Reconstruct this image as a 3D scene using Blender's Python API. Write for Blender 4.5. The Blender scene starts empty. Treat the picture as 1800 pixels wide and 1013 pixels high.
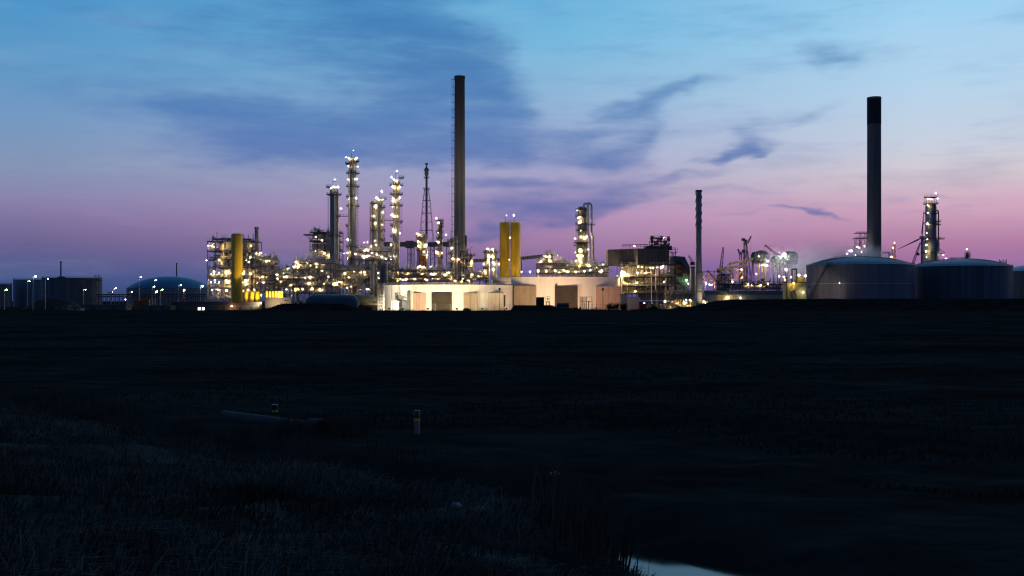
import bpy, math, random
import numpy as np
from mathutils import Vector, Matrix
R = math.radians
S = bpy.context.scene
COL = S.collection
H, HOR, F = 5.8, 528.0, 1800.0          # eye height, horizon row and focal length of the survey

# ---------------------------------------------------------------- camera, sky, exposure
cam = bpy.data.objects.new('camera', bpy.data.cameras.new('camera'))
COL.objects.link(cam)
cam.location = (0, 0, H)
cam.rotation_euler = (R(90), 0, 0)
cam.data.sensor_width = 36
cam.data.lens = 36
cam.data.shift_y = (HOR - 506.5) / F
cam.data.clip_start = 0.1
cam.data.clip_end = 9000
S.camera = cam
S.render.engine = 'CYCLES'
S.render.resolution_x, S.render.resolution_y = 1024, 576
S.view_settings.view_transform = 'Standard'
S.view_settings.look = 'None'
S.view_settings.exposure = 0
S.view_settings.gamma = 1
S.cycles.use_denoising = True
S.cycles.max_bounces = 5
S.cycles.diffuse_bounces = 2
S.cycles.glossy_bounces = 2
S.cycles.volume_bounces = 2
S.cycles.filter_width = 1.25
S.cycles.sample_clamp_indirect = 4
S.cycles.use_light_tree = True
S.cycles.caustics_reflective = False
S.cycles.caustics_refractive = False
S.cycles.volume_step_rate = 4

def lin(c):
    f = lambda u: u / 12.92 if u <= .04045 else ((u + .055) / 1.055) ** 2.4
    return tuple(f(x / 255) for x in c)

W = bpy.data.worlds.new('World')
S.world = W
W.use_nodes = True

def build_sky():
    nt = W.node_tree
    N, L = nt.nodes, nt.links
    for n in list(N):
        N.remove(n)
    out = N.new('ShaderNodeOutputWorld')
    bg = N.new('ShaderNodeBackground')
    L.new(bg.outputs[0], out.inputs[0])
    tc = N.new('ShaderNodeTexCoord')
    sx = N.new('ShaderNodeSeparateXYZ')
    L.new(tc.outputs['Generated'], sx.inputs[0])

    def m(op, a, b=None, clamp=False, c=None):
        n = N.new('ShaderNodeMath')
        n.operation = op
        n.use_clamp = clamp
        for i, v in enumerate((a, b, c)):
            if v is None:
                continue
            if isinstance(v, (int, float)):
                n.inputs[i].default_value = v
            else:
                L.new(v, n.inputs[i])
        return n.outputs[0]
    x, y, z = sx.outputs
    az = m('ARCTAN2', x, y)
    hyp = m('SQRT', m('ADD', m('MULTIPLY', x, x), m('ADD', m('MULTIPLY', y, y), 1e-6)))
    el = m('MAXIMUM', m('DIVIDE', z, hyp), 0.0)

    def ramp(rows, k):
        """rows: (pixel row or negative tangent, sRGB)"""
        r = N.new('ShaderNodeValToRGB')
        L.new(m('MULTIPLY', el, 1.0, True), r.inputs[0])
        pts = sorted(((HOR - p) / F * k, c) for p, c in rows)
        pts += [(.40, pts[-1][1]), (.58, None), (.75, None), (1.0, None)]
        top = lin(pts[-4][1])
        es = r.color_ramp.elements
        vals = []
        for p, c in pts:
            vals.append((p, lin(c) if c else None))
        vals[-4] = (.40, tuple(t * .78 for t in top))
        vals[-3] = (.58, tuple(t * .74 * q for t, q in zip(top, (.6, .85, 1))))
        vals[-2] = (.75, tuple(t * .72 * q for t, q in zip(top, (.5, .75, 1))))
        vals[-1] = (1.0, tuple(t * .62 * q for t, q in zip(top, (.45, .7, 1))))
        es[0].position = max(0, vals[0][0])
        es[0].color = (*vals[0][1], 1)
        es[1].position = vals[-1][0]
        es[1].color = (*vals[-1][1], 1)
        for p, c in vals[1:-1]:
            e = es.new(p)
            e.color = (*c, 1)
        return r.outputs[0]
    left = ramp([(0, (79, 149, 201)), (100, (94, 153, 200)), (200, (115, 153, 195)), (300, (135, 149, 181)),
                 (350, (137, 131, 171)), (390, (126, 113, 157)), (425, (107, 99, 146)), (484, (69, 87, 138)), (528, (44, 68, 116))], .905)
    mid = ramp([(0, (104, 178, 220)), (80, (122, 185, 222)), (160, (142, 183, 217)), (250, (160, 174, 209)), (320, (168, 160, 196)),
                (380, (180, 144, 184)), (434, (158, 122, 163)), (480, (110, 97, 152)), (528, (66, 74, 124))], 1.0)
    right = ramp([(0, (158, 208, 240)), (150, (182, 211, 235)), (250, (200, 207, 222)), (300, (211, 199, 208)), (360, (208, 165, 190)),
                  (425, (178, 126, 164)), (465, (152, 106, 160)), (500, (110, 92, 150)), (528, (84, 84, 140))], .905)

    def mix(a, b, f, blend='MIX'):
        n = N.new('ShaderNodeMix')
        n.data_type = 'RGBA'
        n.blend_type = blend
        if isinstance(f, (int, float)):
            n.inputs[0].default_value = f
        else:
            L.new(f, n.inputs[0])
        for i, v in ((6, a), (7, b)):
            if isinstance(v, tuple):
                n.inputs[i].default_value = (*v, 1)
            else:
                L.new(v, n.inputs[i])
        return n.outputs[2]

    def mr(v, a, b, c=0., d=1., smooth=True):
        n = N.new('ShaderNodeMapRange')
        n.interpolation_type = 'SMOOTHSTEP' if smooth else 'LINEAR'
        L.new(v, n.inputs[0])
        for i, q in enumerate((a, b, c, d)):
            n.inputs[i + 1].default_value = q
        return n.outputs[0]
    aL, aR = math.atan(-.47), math.atan(.47)
    base = mix(left, mid, mr(az, aL, .06, smooth=False))
    base = mix(base, right, mr(az, .05, .38, smooth=False))
    # cloud coordinates on the sky: (azimuth, tangent of elevation), wobbled by noise
    cv = N.new('ShaderNodeCombineXYZ')
    L.new(az, cv.inputs[0])
    L.new(el, cv.inputs[1])

    def noise(scale, sx_, sy_, detail=4, rough=.55, off=0., rot=0.):
        mp = N.new('ShaderNodeMapping')
        mp.inputs['Location'].default_value = (off, off * .7, off)
        mp.inputs['Rotation'].default_value = (0, 0, rot)
        mp.inputs['Scale'].default_value = (sx_, sy_, 1)
        L.new(cv.outputs[0], mp.inputs[0])
        n = N.new('ShaderNodeTexNoise')
        n.inputs['Scale'].default_value = scale
        n.inputs['Detail'].default_value = detail
        n.inputs['Roughness'].default_value = rough
        L.new(mp.outputs[0], n.inputs['Vector'])
        return n
    w1 = noise(5, 1, 2.2, 4, .6, 3.1)
    sub = N.new('ShaderNodeVectorMath')
    sub.operation = 'SUBTRACT'
    L.new(w1.outputs['Color'], sub.inputs[0])
    sub.inputs[1].default_value = (.5, .5, .5)
    scl = N.new('ShaderNodeVectorMath')
    scl.operation = 'MULTIPLY'
    L.new(sub.outputs[0], scl.inputs[0])
    scl.inputs[1].default_value = (.20, .085, 0)
    wv = N.new('ShaderNodeVectorMath')
    wv.operation = 'ADD'
    L.new(cv.outputs[0], wv.inputs[0])
    L.new(scl.outputs[0], wv.inputs[1])
    streak = noise(9, 1, 5.5, 5, .6, 1.7, .10).outputs[0]
    fine = noise(22, 1, 4.0, 4, .6, 5.2, .16).outputs[0]

    # (px, py, half length, half height, tilt in degrees (up to the right), strength)
    blobs = [(620, 0, 250, 110, 0, .75), (735, 110, 185, 120, -8, .85), (850, 175, 85, 110, 8, .8), (700, 215, 270, 75, 3, .85), (800, 55, 75, 110, 12, .4),
             (810, 265, 140, 42, 8, .85), (500, 235, 280, 50, -4, .8), (430, 200, 180, 44, 0, .6), (430, 270, 240, 26, 2, .6), (250, 200, 220, 40, 0, .35),
             (700, 292, 190, 18, 2, .6), (300, 50, 260, 45, -12, .5), (150, 150, 220, 30, 4, .35),
             (1080, 255, 180, 75, 10, .33), (1160, 180, 150, 20, 14, .6), (1060, 265, 95, 34, -12, .55), (1110, 238, 55, 30, 35, .5), (1010, 225, 80, 22, 10, .4),
             (1300, 262, 46, 20, 38, .72), (1262, 283, 60, 11, 12, .6), (1350, 215, 140, 24, 28, .36), (1435, 74, 75, 36, 5, .42), (1460, 105, 70, 26, 0, .3),
             (910, 332, 130, 18, 2, .75), (1215, 318, 120, 13, 10, .5), (1080, 330, 150, 18, 3, .40),
             (950, 388, 150, 32, 5, .88), (1080, 364, 130, 24, 8, .72), (1000, 354, 150, 14, 4, .4),
             (1410, 378, 85, 7, -5, .75), (1270, 345, 80, 13, 4, .45), (1290, 388, 80, 9, 0, .3), (1600, 330, 50, 20, 0, .35), (1680, 322, 60, 8, -18, .35),
             (850, 417, 50, 8, 3, .6), (240, 378, 120, 10, -3, .3), (1700, 358, 140, 10, 2, .25), (1500, 312, 140, 13, 3, .3), (1600, 250, 160, 14, 2, .2)]
    acc = None
    for px, py, rx, ry, tilt, st in blobs:
        u, v = (px - 900) / F, (HOR - py) / F
        k = 1 / math.sqrt(1 + u * u)
        mp = N.new('ShaderNodeMapping')
        mp.vector_type = 'TEXTURE'
        mp.inputs['Location'].default_value = (math.atan(u), v * k, 0)
        mp.inputs['Rotation'].default_value = (0, 0, R(tilt))
        mp.inputs['Scale'].default_value = (rx / F * k * k * 1.2, ry / F * k * 1.2, 1)
        L.new(wv.outputs[0], mp.inputs[0])
        ln = N.new('ShaderNodeVectorMath')
        ln.operation = 'LENGTH'
        L.new(mp.outputs[0], ln.inputs[0])
        d = mr(ln.outputs['Value'], 1.30, .0, 0., st)
        acc = d if acc is None else m('SUBTRACT', m('ADD', acc, d), m('MULTIPLY', acc, d))
    tex = m('ADD', m('MULTIPLY', streak, 1.1), m('MULTIPLY', fine, .5))
    dens = m('MULTIPLY', mr(m('ADD', acc, m('MULTIPLY', m('SUBTRACT', tex, .8), .85)), .06, 1.05), .95)
    veil = mr(streak, .46, .74, 0., .22)
    dens = m('MAXIMUM', dens, m('MULTIPLY', veil, mr(el, .02, .12)))
    cl = ramp([(0, (64, 126, 184)), (100, (72, 124, 181)), (200, (82, 126, 184)), (280, (94, 122, 180)), (330, (110, 122, 176)),
               (400, (98, 106, 165)), (440, (98, 100, 155)), (528, (48, 66, 116))], 1.0)
    col = mix(base, cl, dens)
    light = mr(noise(7, 1, 5, 4, .55, 9.3, .05).outputs[0], .5, .75, 0., .22)
    col = mix(col, (1.0, 1.0, 1.0), m('MULTIPLY', light, .16))
    # away from the afterglow the sky is far darker
    away = mr(m('ABSOLUTE', az), .60, 1.7, 0., 1.)
    back = mix((.060, .130, .32), (.015, .034, .085), mr(el, .0, 1.1))
    col = mix(col, back, away)
    # the last daylight: a physical twilight sky, very faint
    sky = N.new('ShaderNodeTexSky')
    sky.sky_type = 'NISHITA'
    sky.sun_disc = False
    sky.sun_elevation = R(0.5)
    sky.sun_rotation = R(60)
    add = mix(col, sky.outputs[0], .001, 'ADD')
    L.new(add, bg.inputs[0])
    bg.inputs[1].default_value = 1.0

build_sky()

# the sun is already below the horizon off to the right: only its soft afterglow reaches the ground
sun = bpy.data.objects.new('afterglow_sun', bpy.data.lights.new('afterglow_sun', 'SUN'))
COL.objects.link(sun)
sun.data.energy = 0.02
sun.data.angle = R(25)
sun.data.color = (1, .72, .62)
sun.rotation_euler = (R(86), 0, R(180 - 62))

# ---------------------------------------------------------------- materials
M = {}
def mat(name, c, rough=.6, metal=0., amt=.25, scale=.6, stretch=(1, 1, 1), spec=.4, c2=None, bump=0.):
    m = bpy.data.materials.new(name)
    m.use_nodes = True
    nt = m.node_tree
    b = nt.nodes['Principled BSDF']
    b.inputs['Roughness'].default_value = rough
    b.inputs['Metallic'].default_value = metal
    b.inputs['Specular IOR Level'].default_value = spec
    tc = nt.nodes.new('ShaderNodeTexCoord')
    mp = nt.nodes.new('ShaderNodeMapping')
    mp.inputs['Scale'].default_value = stretch
    nz = nt.nodes.new('ShaderNodeTexNoise')
    nz.inputs['Scale'].default_value = scale
    nz.inputs['Detail'].default_value = 5
    nz.inputs['Roughness'].default_value = .6
    rp = nt.nodes.new('ShaderNodeValToRGB')
    lo = tuple(min(1, x * (1 - amt)) for x in c)
    hi = c2 or tuple(min(1, x * (1 + amt)) for x in c)
    rp.color_ramp.elements[0].position = .32
    rp.color_ramp.elements[1].position = .68
    rp.color_ramp.elements[0].color = (*lo, 1)
    rp.color_ramp.elements[1].color = (*hi, 1)
    nt.links.new(tc.outputs['Object'], mp.inputs[0])
    nt.links.new(mp.outputs[0], nz.inputs['Vector'])
    nt.links.new(nz.outputs[0], rp.inputs[0])
    nt.links.new(rp.outputs[0], b.inputs['Base Color'])
    if bump:
        bp = nt.nodes.new('ShaderNodeBump')
        bp.inputs['Strength'].default_value = bump
        nt.links.new(nz.outputs[0], bp.inputs['Height'])
        nt.links.new(bp.outputs[0], b.inputs['Normal'])
    M[name] = m
    return m

def glow(name, c, strength):
    m = bpy.data.materials.new(name)
    m.use_nodes = True
    nt = m.node_tree
    b = nt.nodes['Principled BSDF']
    b.inputs['Base Color'].default_value = (.8, .8, .8, 1)
    b.inputs['Emission Color'].default_value = (*c, 1)
    b.inputs['Emission Strength'].default_value = strength
    M[name] = m

mat('steel', (.26, .25, .23), .5, .2, .35, .5)
mat('grating', (.10, .10, .10), .7, .1, .3, .8)
mat('dark_steel', (.045, .05, .06), .6, .1, .35, .6)
mat('galvanised', (.46, .45, .42), .45, .4, .25, .5)
mat('silver_cladding', (.50, .48, .44), .38, .55, .2, .4, (1, 1, .3))
mat('column_shell', (.30, .28, .25), .45, .3, .3, .5, (1, 1, .15))
mat('drum_shell', (.13, .13, .14), .45, .2, .3, .5, (1, 1, .1))
mat('blue_shell', (.10, .12, .155), .42, .2, .3, .5, (1, 1, .1))
mat('rust', (.20, .085, .04), .8, 0, .5, .5)
mat('yellow_paint', (.70, .43, .012), .42, 0, .10, .25, (1, 1, .2))
mat('concrete', (.27, .25, .22), .85, 0, .45, .55, (1.6, 1.6, .02))
def darken_top(name, base, zlo, zhi, dark):  # base colour goes over to the dark tone with rising height
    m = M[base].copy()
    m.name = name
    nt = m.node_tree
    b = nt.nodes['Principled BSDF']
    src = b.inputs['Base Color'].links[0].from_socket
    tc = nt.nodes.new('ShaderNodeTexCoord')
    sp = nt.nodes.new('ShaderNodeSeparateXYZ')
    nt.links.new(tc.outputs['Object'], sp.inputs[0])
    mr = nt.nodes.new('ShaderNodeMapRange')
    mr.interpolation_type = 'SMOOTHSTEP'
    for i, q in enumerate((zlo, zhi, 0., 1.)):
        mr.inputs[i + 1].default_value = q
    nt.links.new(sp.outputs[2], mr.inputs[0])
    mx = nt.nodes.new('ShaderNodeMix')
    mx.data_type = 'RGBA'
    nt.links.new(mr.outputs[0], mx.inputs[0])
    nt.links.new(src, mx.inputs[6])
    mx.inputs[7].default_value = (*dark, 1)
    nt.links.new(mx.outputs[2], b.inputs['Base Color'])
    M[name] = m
darken_top('dark_top_concrete', 'concrete', 85, 165, (.05, .047, .05))
mat('dark_concrete', (.09, .087, .097), .85, 0, .3, .35, (1, 1, .05))
mat('black_band', (.012, .014, .02), .8, 0, .2, .4)
mat('white_wall', (.78, .74, .66), .7, 0, .06, .22, (1.5, 1.5, .05))
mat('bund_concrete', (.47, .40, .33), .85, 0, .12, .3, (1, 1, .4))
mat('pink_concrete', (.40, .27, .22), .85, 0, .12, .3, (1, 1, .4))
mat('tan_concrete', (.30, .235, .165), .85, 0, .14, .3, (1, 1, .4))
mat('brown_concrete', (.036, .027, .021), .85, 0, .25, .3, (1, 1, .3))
mat('tank_wall', (.125, .13, .155), .5, .1, .22, .5, (1.0, 1.0, .01), .3)
mat('dark_tank_wall', (.07, .085, .11), .55, .1, .4, .4, (1.0, 1.0, .01), .3)
mat('blue_tank_wall', (.12, .17, .22), .55, .1, .2, .4, (1, 1, .02), .3)  # distance haze of the far tanks is put into this blue
mat('tank_roof', (.030, .085, .17), .42, .35, .15, .2)
mat('beige_cladding', (.36, .32, .25), .6, .1, .12, .5, (1, 1, .1))
mat('dark_cladding', (.05, .052, .06), .6, .1, .2, .6, (1.5, 1.5, .05))
mat('hood_brown', (.05, .028, .022), .7, 0, .3, .6)
mat('grey_cladding', (.13, .125, .12), .6, .1, .2, .6, (1.5, 1.5, .05))
mat('teal_cladding', (.12, .155, .15), .55, .1, .2, .5, (1.5, 1.5, .05))
mat('olive_wall', (.40, .36, .13), .7, 0, .15, .4)
mat('orange_steel', (.34, .19, .12), .6, .1, .25, .5)
mat('crane_steel', (.09, .06, .075), .7, .1, .3, .5)
mat('silo_cladding', (.09, .09, .11), .6, .1, .2, .2)
mat('far_cladding', (.30, .28, .265), .6, .1, .2, .2)
mat('shed_wall', (.09, .09, .085), .8, 0, .2, .4)
mat('shed_roof', (.05, .055, .06), .7, 0, .25, .4)
mat('container_orange', (.30, .085, .03), .6, 0, .2, .5)
mat('turbine_white', (.30, .30, .32), .5, 0, .05, .2)
mat('tarpaulin', (.035, .055, .07), .55, 0, .25, .25)
mat('olive_tarpaulin', (.10, .095, .05), .6, 0, .2, .25)
mat('lamp_housing', (.05, .05, .05), .5, .3, .2, 2)
mat('pipe_plastic', (.035, .038, .044), .75, 0, .35, 1.5, (1, 1, 1), .08)
mat('black_plastic', (.02, .02, .02), .4, 0, .2, 3)
mat('post_white', (.17, .175, .18), .5, 0, .1, 3)
mat('post_yellow', (.65, .42, .03), .5, 0, .1, 3)
mat('spoil', (.035, .016, .014), .9, 0, .3, .5)
mat('brick_red', (.12, .03, .02), .8, 0, .3, .6)
mat('bark', (.03, .025, .02), .9, 0, .3, 2)
mat('twig', (.025, .022, .018), .9, 0, .3, 2, spec=.1)
WARM, WHITE, GREEN = (1.0, .66, .25), (1.0, .90, .74), (.72, 1.0, .62)
glow('warm_glow', WARM, 560)
glow('white_glow', WHITE, 300)
glow('green_glow', (.55, 1.0, .42), 70)
glow('sodium_glow', (1.0, .42, .12), 200)
glow('star_glow', (1.0, .66, .30), 700)
glow('white_star_glow', (.92, 1.0, .92), 600)
glow('dim_glow', (1.0, .62, .24), 110)
glow('port_star_glow', (.95, 1.0, .95), 3500)
glow('lit_window', (1.0, .92, .70), 2.2)
glow('pink_glow', (1.0, .45, .5), 120)

# ---------------------------------------------------------------- mesh helpers
def P(px, py, D):
    return Vector(((px - 900) / F * D, D, H + (HOR - py) / F * D))
def X(px, D):
    return (px - 900) / F * D
def Z(py, D):
    return H + (HOR - py) / F * D

LOC = {}
def worldloc(o):
    v = Vector((0, 0, 0))
    while o:
        v += o.location
        o = o.parent
    return v

class MB:
    def __init__(s):
        s.v, s.f = [], []
    def add(s, vs, fs):
        n = len(s.v)
        s.v += [tuple(v) for v in vs]
        s.f += [tuple(i + n for i in f) for f in fs]
        return s
    def box(s, x0, x1, y0, y1, z0, z1):
        return s.add([(x0, y0, z0), (x1, y0, z0), (x1, y1, z0), (x0, y1, z0), (x0, y0, z1), (x1, y0, z1), (x1, y1, z1), (x0, y1, z1)],
                     [(3, 2, 1, 0), (4, 5, 6, 7), (0, 1, 5, 4), (1, 2, 6, 5), (2, 3, 7, 6), (3, 0, 4, 7)])
    def tube(s, p, q, r, n=6, r2=None):
        p, q = Vector(p), Vector(q)
        d = q - p
        if d.length < 1e-6:
            return s
        d.normalize()
        a = Vector((0, 0, 1)) if abs(d.z) < .9 else Vector((1, 0, 0))
        u = d.cross(a).normalized()
        w = d.cross(u)
        r2 = r if r2 is None else r2
        vs = []
        for c, rr in ((p, r), (q, r2)):
            for i in range(n):
                t = 2 * math.pi * i / n + math.pi / n
                vs.append(c + u * math.cos(t) * rr + w * math.sin(t) * rr)
        fs = [(i, (i + 1) % n, n + (i + 1) % n, n + i) for i in range(n)]
        fs += [tuple(range(n - 1, -1, -1)), tuple(range(n, 2 * n))]
        return s.add(vs, fs)
    def path(s, pts, r, n=8):
        for a, b in zip(pts, pts[1:]):
            s.tube(a, b, r, n)
        for a in pts[1:-1]:
            s.ball(a, r * 1.02, n, 4)
        return s
    def beam(s, p, q, w):
        return s.tube(p, q, w * .7071, 4)
    def ball(s, c, r, n=8, m=5, sz=1.):
        prof = [(max(.001, r * math.sin(math.pi * i / m)), c[2] - r * sz * math.cos(math.pi * i / m)) for i in range(m + 1)]
        return s.lathe(c[0], c[1], prof, n)
    def lathe(s, cx, cy, prof, n=24, a0=0., a1=2 * math.pi):
        full = abs(a1 - a0 - 2 * math.pi) < 1e-6
        k = n if full else n + 1
        vs = []
        for r, z in prof:
            for i in range(k):
                t = a0 + (a1 - a0) * i / n
                vs.append((cx + r * math.cos(t), cy + r * math.sin(t), z))
        fs = []
        for j in range(len(prof) - 1):
            for i in range(n):
                i2 = (i + 1) % k
                fs.append((j * k + i, j * k + i2, (j + 1) * k + i2, (j + 1) * k + i))
        if full:
            if prof[0][0] > .01:
                fs.append(tuple(range(k - 1, -1, -1)))
            if prof[-1][0] > .01:
                fs.append(tuple(range((len(prof) - 1) * k, len(prof) * k)))
        return s.add(vs, fs)
    def ring(s, cx, cy, r0, r1, z, t=.2, a0=0., a1=2 * math.pi, n=20):
        return s.lathe(cx, cy, [(r0, z), (r1, z), (r1, z + t), (r0, z + t), (r0, z)], n, a0, a1)
    def prism(s, poly, y0, y1):
        """outline in x-z extruded along y"""
        n = len(poly)
        vs = [(x, y0, z) for x, z in poly] + [(x, y1, z) for x, z in poly]
        fs = [tuple(range(n)), tuple(range(2 * n - 1, n - 1, -1))]
        fs += [((i + 1) % n, i, n + i, n + (i + 1) % n) for i in range(n)]
        return s.add(vs, fs)
    def rail(s, pts, h=1.15, r=.05, step=2.0):
        for a, b in zip(pts, pts[1:]):
            a, b = Vector(a), Vector(b)
            for k in (h, h * .55):
                s.tube(a + Vector((0, 0, k)), b + Vector((0, 0, k)), r, 4)
            n = max(1, int((b - a).length / step))
            for i in range(n + 1):
                p = a.lerp(b, i / n)
                s.tube(p, p + Vector((0, 0, h)), r, 4)
        return s
    def ringrail(s, cx, cy, r, z, a0, a1, n=10, h=1.15, t=.05):
        pts = [(cx + r * math.cos(a0 + (a1 - a0) * i / n), cy + r * math.sin(a0 + (a1 - a0) * i / n), z) for i in range(n + 1)]
        return s.rail(pts, h, t, 50)
    def lattice(s, p, q, w0, w1, r, n=6, side=4):
        """square lattice mast from p to q"""
        p, q = Vector(p), Vector(q)
        d = (q - p).normalized()
        a = Vector((0, 1, 0)) if abs(d.y) < .8 else Vector((1, 0, 0))
        u = d.cross(a).normalized()
        w = d.cross(u)
        def corner(t, i):
            h = (w0 + (w1 - w0) * t) / 2
            return p.lerp(q, t) + u * h * (1 if i in (0, 1) else -1) + w * h * (1 if i in (1, 2) else -1)
        for i in range(4):
            s.tube(corner(0, i), corner(1, i), r, 4)
            for k in range(n):
                t0, t1 = k / n, (k + 1) / n
                s.tube(corner(t0, i), corner(t1, (i + 1) % 4) if k % 2 == 0 else corner(t1, (i + 3) % 4), r * .6, 4)
                s.tube(corner(t1, i), corner(t1, (i + 1) % 4), r * .6, 4)
        return s
    def build(s, name, m, parent=None, label=None, smooth=True, kind=None):
        me = bpy.data.meshes.new(name)
        off = worldloc(parent) if parent else Vector((0, 0, 0))
        arr = np.array(s.v, dtype=np.float32).reshape(-1, 3) - np.array(off, dtype=np.float32)
        me.from_pydata(arr.tolist(), [], s.f)
        me.materials.append(M[m] if isinstance(m, str) else m)
        if smooth:
            me.polygons.foreach_set('use_smooth', [True] * len(me.polygons))
            me.set_sharp_from_angle(angle=R(32))
        o = bpy.data.objects.new(name, me)
        COL.objects.link(o)
        if parent:
            o.parent = parent
        if label:
            o['label'] = label
        if kind:
            o['kind'] = kind
        return o

def thing(name, label, cat, loc=(0, 0, 0), group=None):
    o = bpy.data.objects.new(name, None)
    COL.objects.link(o)
    o.location = loc
    o.empty_display_size = .5
    o['label'] = label
    o['category'] = cat
    o['kind'] = 'thing'
    if group:
        o['group'] = group
    return o
def tag(o, label, cat, group=None):
    o['label'] = label
    o['category'] = cat
    o['kind'] = 'thing'
    if group:
        o['group'] = group
    return o

# one lamp mesh per kind of light: bulb, cap and a short bracket
LAMPS = {}
def lamp_mesh(glow_name, r, pole):
    key = (glow_name, r, pole)
    if key in LAMPS:
        return LAMPS[key]
    me = bpy.data.meshes.new('lamp')
    mb = MB()
    t = (1 + 5 ** .5) / 2
    k = r / math.sqrt(1 + t * t)
    ico = [(-1, t, 0), (1, t, 0), (-1, -t, 0), (1, -t, 0), (0, -1, t), (0, 1, t), (0, -1, -t), (0, 1, -t), (t, 0, -1), (t, 0, 1), (-t, 0, -1), (-t, 0, 1)]
    fi = [(0, 11, 5), (0, 5, 1), (0, 1, 7), (0, 7, 10), (0, 10, 11), (1, 5, 9), (5, 11, 4), (11, 10, 2), (10, 7, 6), (7, 1, 8), (3, 9, 4), (3, 4, 2), (3, 2, 6), (3, 6, 8), (3, 8, 9), (4, 9, 5), (2, 4, 11), (6, 2, 10), (8, 6, 7), (9, 8, 1)]
    mb.add([(a * k, b * k, c * k) for a, b, c in ico], fi)
    nb = len(mb.f)
    mb.lathe(0, 0, [(r * .85, r * .95), (r * .5, r * 1.3), (.02, r * 1.35)], 8)
    if pole:
        mb.tube((0, r * 1.1, -pole), (0, r * 1.1, r * 1.2), .05, 4)
    me.from_pydata(mb.v, [], mb.f)
    me.materials.append(M[glow_name])
    me.materials.append(M['lamp_housing'])
    me.polygons.foreach_set('material_index', [0] * nb + [1] * (len(mb.f) - nb))
    LAMPS[key] = me
    return me
LRND = random.Random(99)
def lamp(parent, px, py, D, kind='warm', r=.30, pole=1.6):
    if kind == 'warm' and r <= .31 and LRND.random() < .45:
        kind = 'dim'
    elif kind == 'warm' and LRND.random() < .12:
        kind = 'white'
    r = round(r * (.5 if 'star' in kind else LRND.choice((.32, .42, .52, .62, .80))), 2)
    o = bpy.data.objects.new('lamp', lamp_mesh(kind + '_glow', r, pole))
    COL.objects.link(o)
    o.parent = parent
    o.location = P(px, py, D) - worldloc(parent)
    return o
def lamps(parent, D, pts, kind='warm', r=.30, spread=3., seed=1, pole=1.6):
    rnd = random.Random(seed)
    for p in pts:
        lamp(parent, p[0], p[1], D + rnd.uniform(0, spread), p[2] if len(p) > 2 else kind, p[3] if len(p) > 3 else r, pole)
def spot(parent, p, target, watts, color, angle=100, blend=.8, size=.5):  # also makes added fill beams that belong to no real lamp
    l = bpy.data.lights.new('flood_or_fill_beam', 'SPOT')
    l.energy = watts
    l.color = color
    l.spot_size = R(angle)
    l.spot_blend = blend
    l.shadow_soft_size = size
    o = bpy.data.objects.new('flood_or_fill_beam', l)
    COL.objects.link(o)
    o.parent = parent
    o.location = Vector(p) - worldloc(parent)
    o.rotation_euler = (Vector(target) - Vector(p)).to_track_quat('-Z', 'Y').to_euler()

# ---------------------------------------------------------------- ground, ditch, dike, grass
rng = np.random.default_rng(7)
def waves(x, y, scales, seed):
    g = np.random.default_rng(seed)
    out = np.zeros_like(x, dtype=float)
    for wl, amp in scales:
        for _ in range(5):
            a = g.uniform(0, 2 * np.pi)
            k = 2 * np.pi / (wl * g.uniform(.7, 1.4))
            out += amp * .45 * np.sin(k * (x * np.cos(a) + y * np.sin(a)) + g.uniform(0, 6.28))
    return out
EX, EY, NX, NY = -2.0, 14.1, -.704, -.710        # crest of the near bank and its normal towards the camera
def ground_h(x, y):
    x = np.asarray(x, float)
    y = np.asarray(y, float)
    t = (x - EX) * NX + (y - EY) * NY + waves(x, y, [(9, .35), (3.5, .15)], 3)
    up = np.where(t < 9.5, 3.2 + .115 * t, 4.29)
    s = np.clip(-t / 10.2, 0, 1)
    drop = 3.2 - 4.7 * (s * s * (3 - 2 * s) * .55 + s * .45)
    far = np.clip((-t - 11.1) / 4.2, 0, 1)
    rise = -1.5 + 1.5 * far * far * (3 - 2 * far)
    h = np.where(t >= 0, up, np.where(t > -10.2, drop, rise))
    near = np.clip(1 - (np.hypot(x, y) - 60) / 60, 0, 1)
    h = h + waves(x, y, [(2.6, .05), (1.1, .022)], 5) * near * np.where(t > -9, 1.7, 1.0)
    fade = np.clip(1 - (np.hypot(x, y) - 300) / 150, 0, 1)
    h = h + waves(x, y, [(40, .10), (14, .05)], 8) * fade * np.where(t < -17.6, 1, 0.3)
    h = h - .5 * np.clip(x - .5, 0, 2.6) * np.clip((t + 8) / 4, 0, 1)
    return h
def axis(lo, hi, n, k, c=0.):
    a = np.arcsinh((lo - c) / k)
    b = np.arcsinh((hi - c) / k)
    return c + k * np.sinh(np.linspace(a, b, n))
gx, gy = axis(-4200, 4200, 230, 9), axis(-260, 5600, 300, 10, 14)
GX, GY = np.meshgrid(gx, gy)
GZ = ground_h(GX, GY)
nx_, ny_ = len(gx), len(gy)
idx = np.arange(nx_ * ny_).reshape(ny_, nx_)
quads = np.stack([idx[:-1, :-1], idx[:-1, 1:], idx[1:, 1:], idx[1:, :-1]], -1).reshape(-1, 4)

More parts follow.
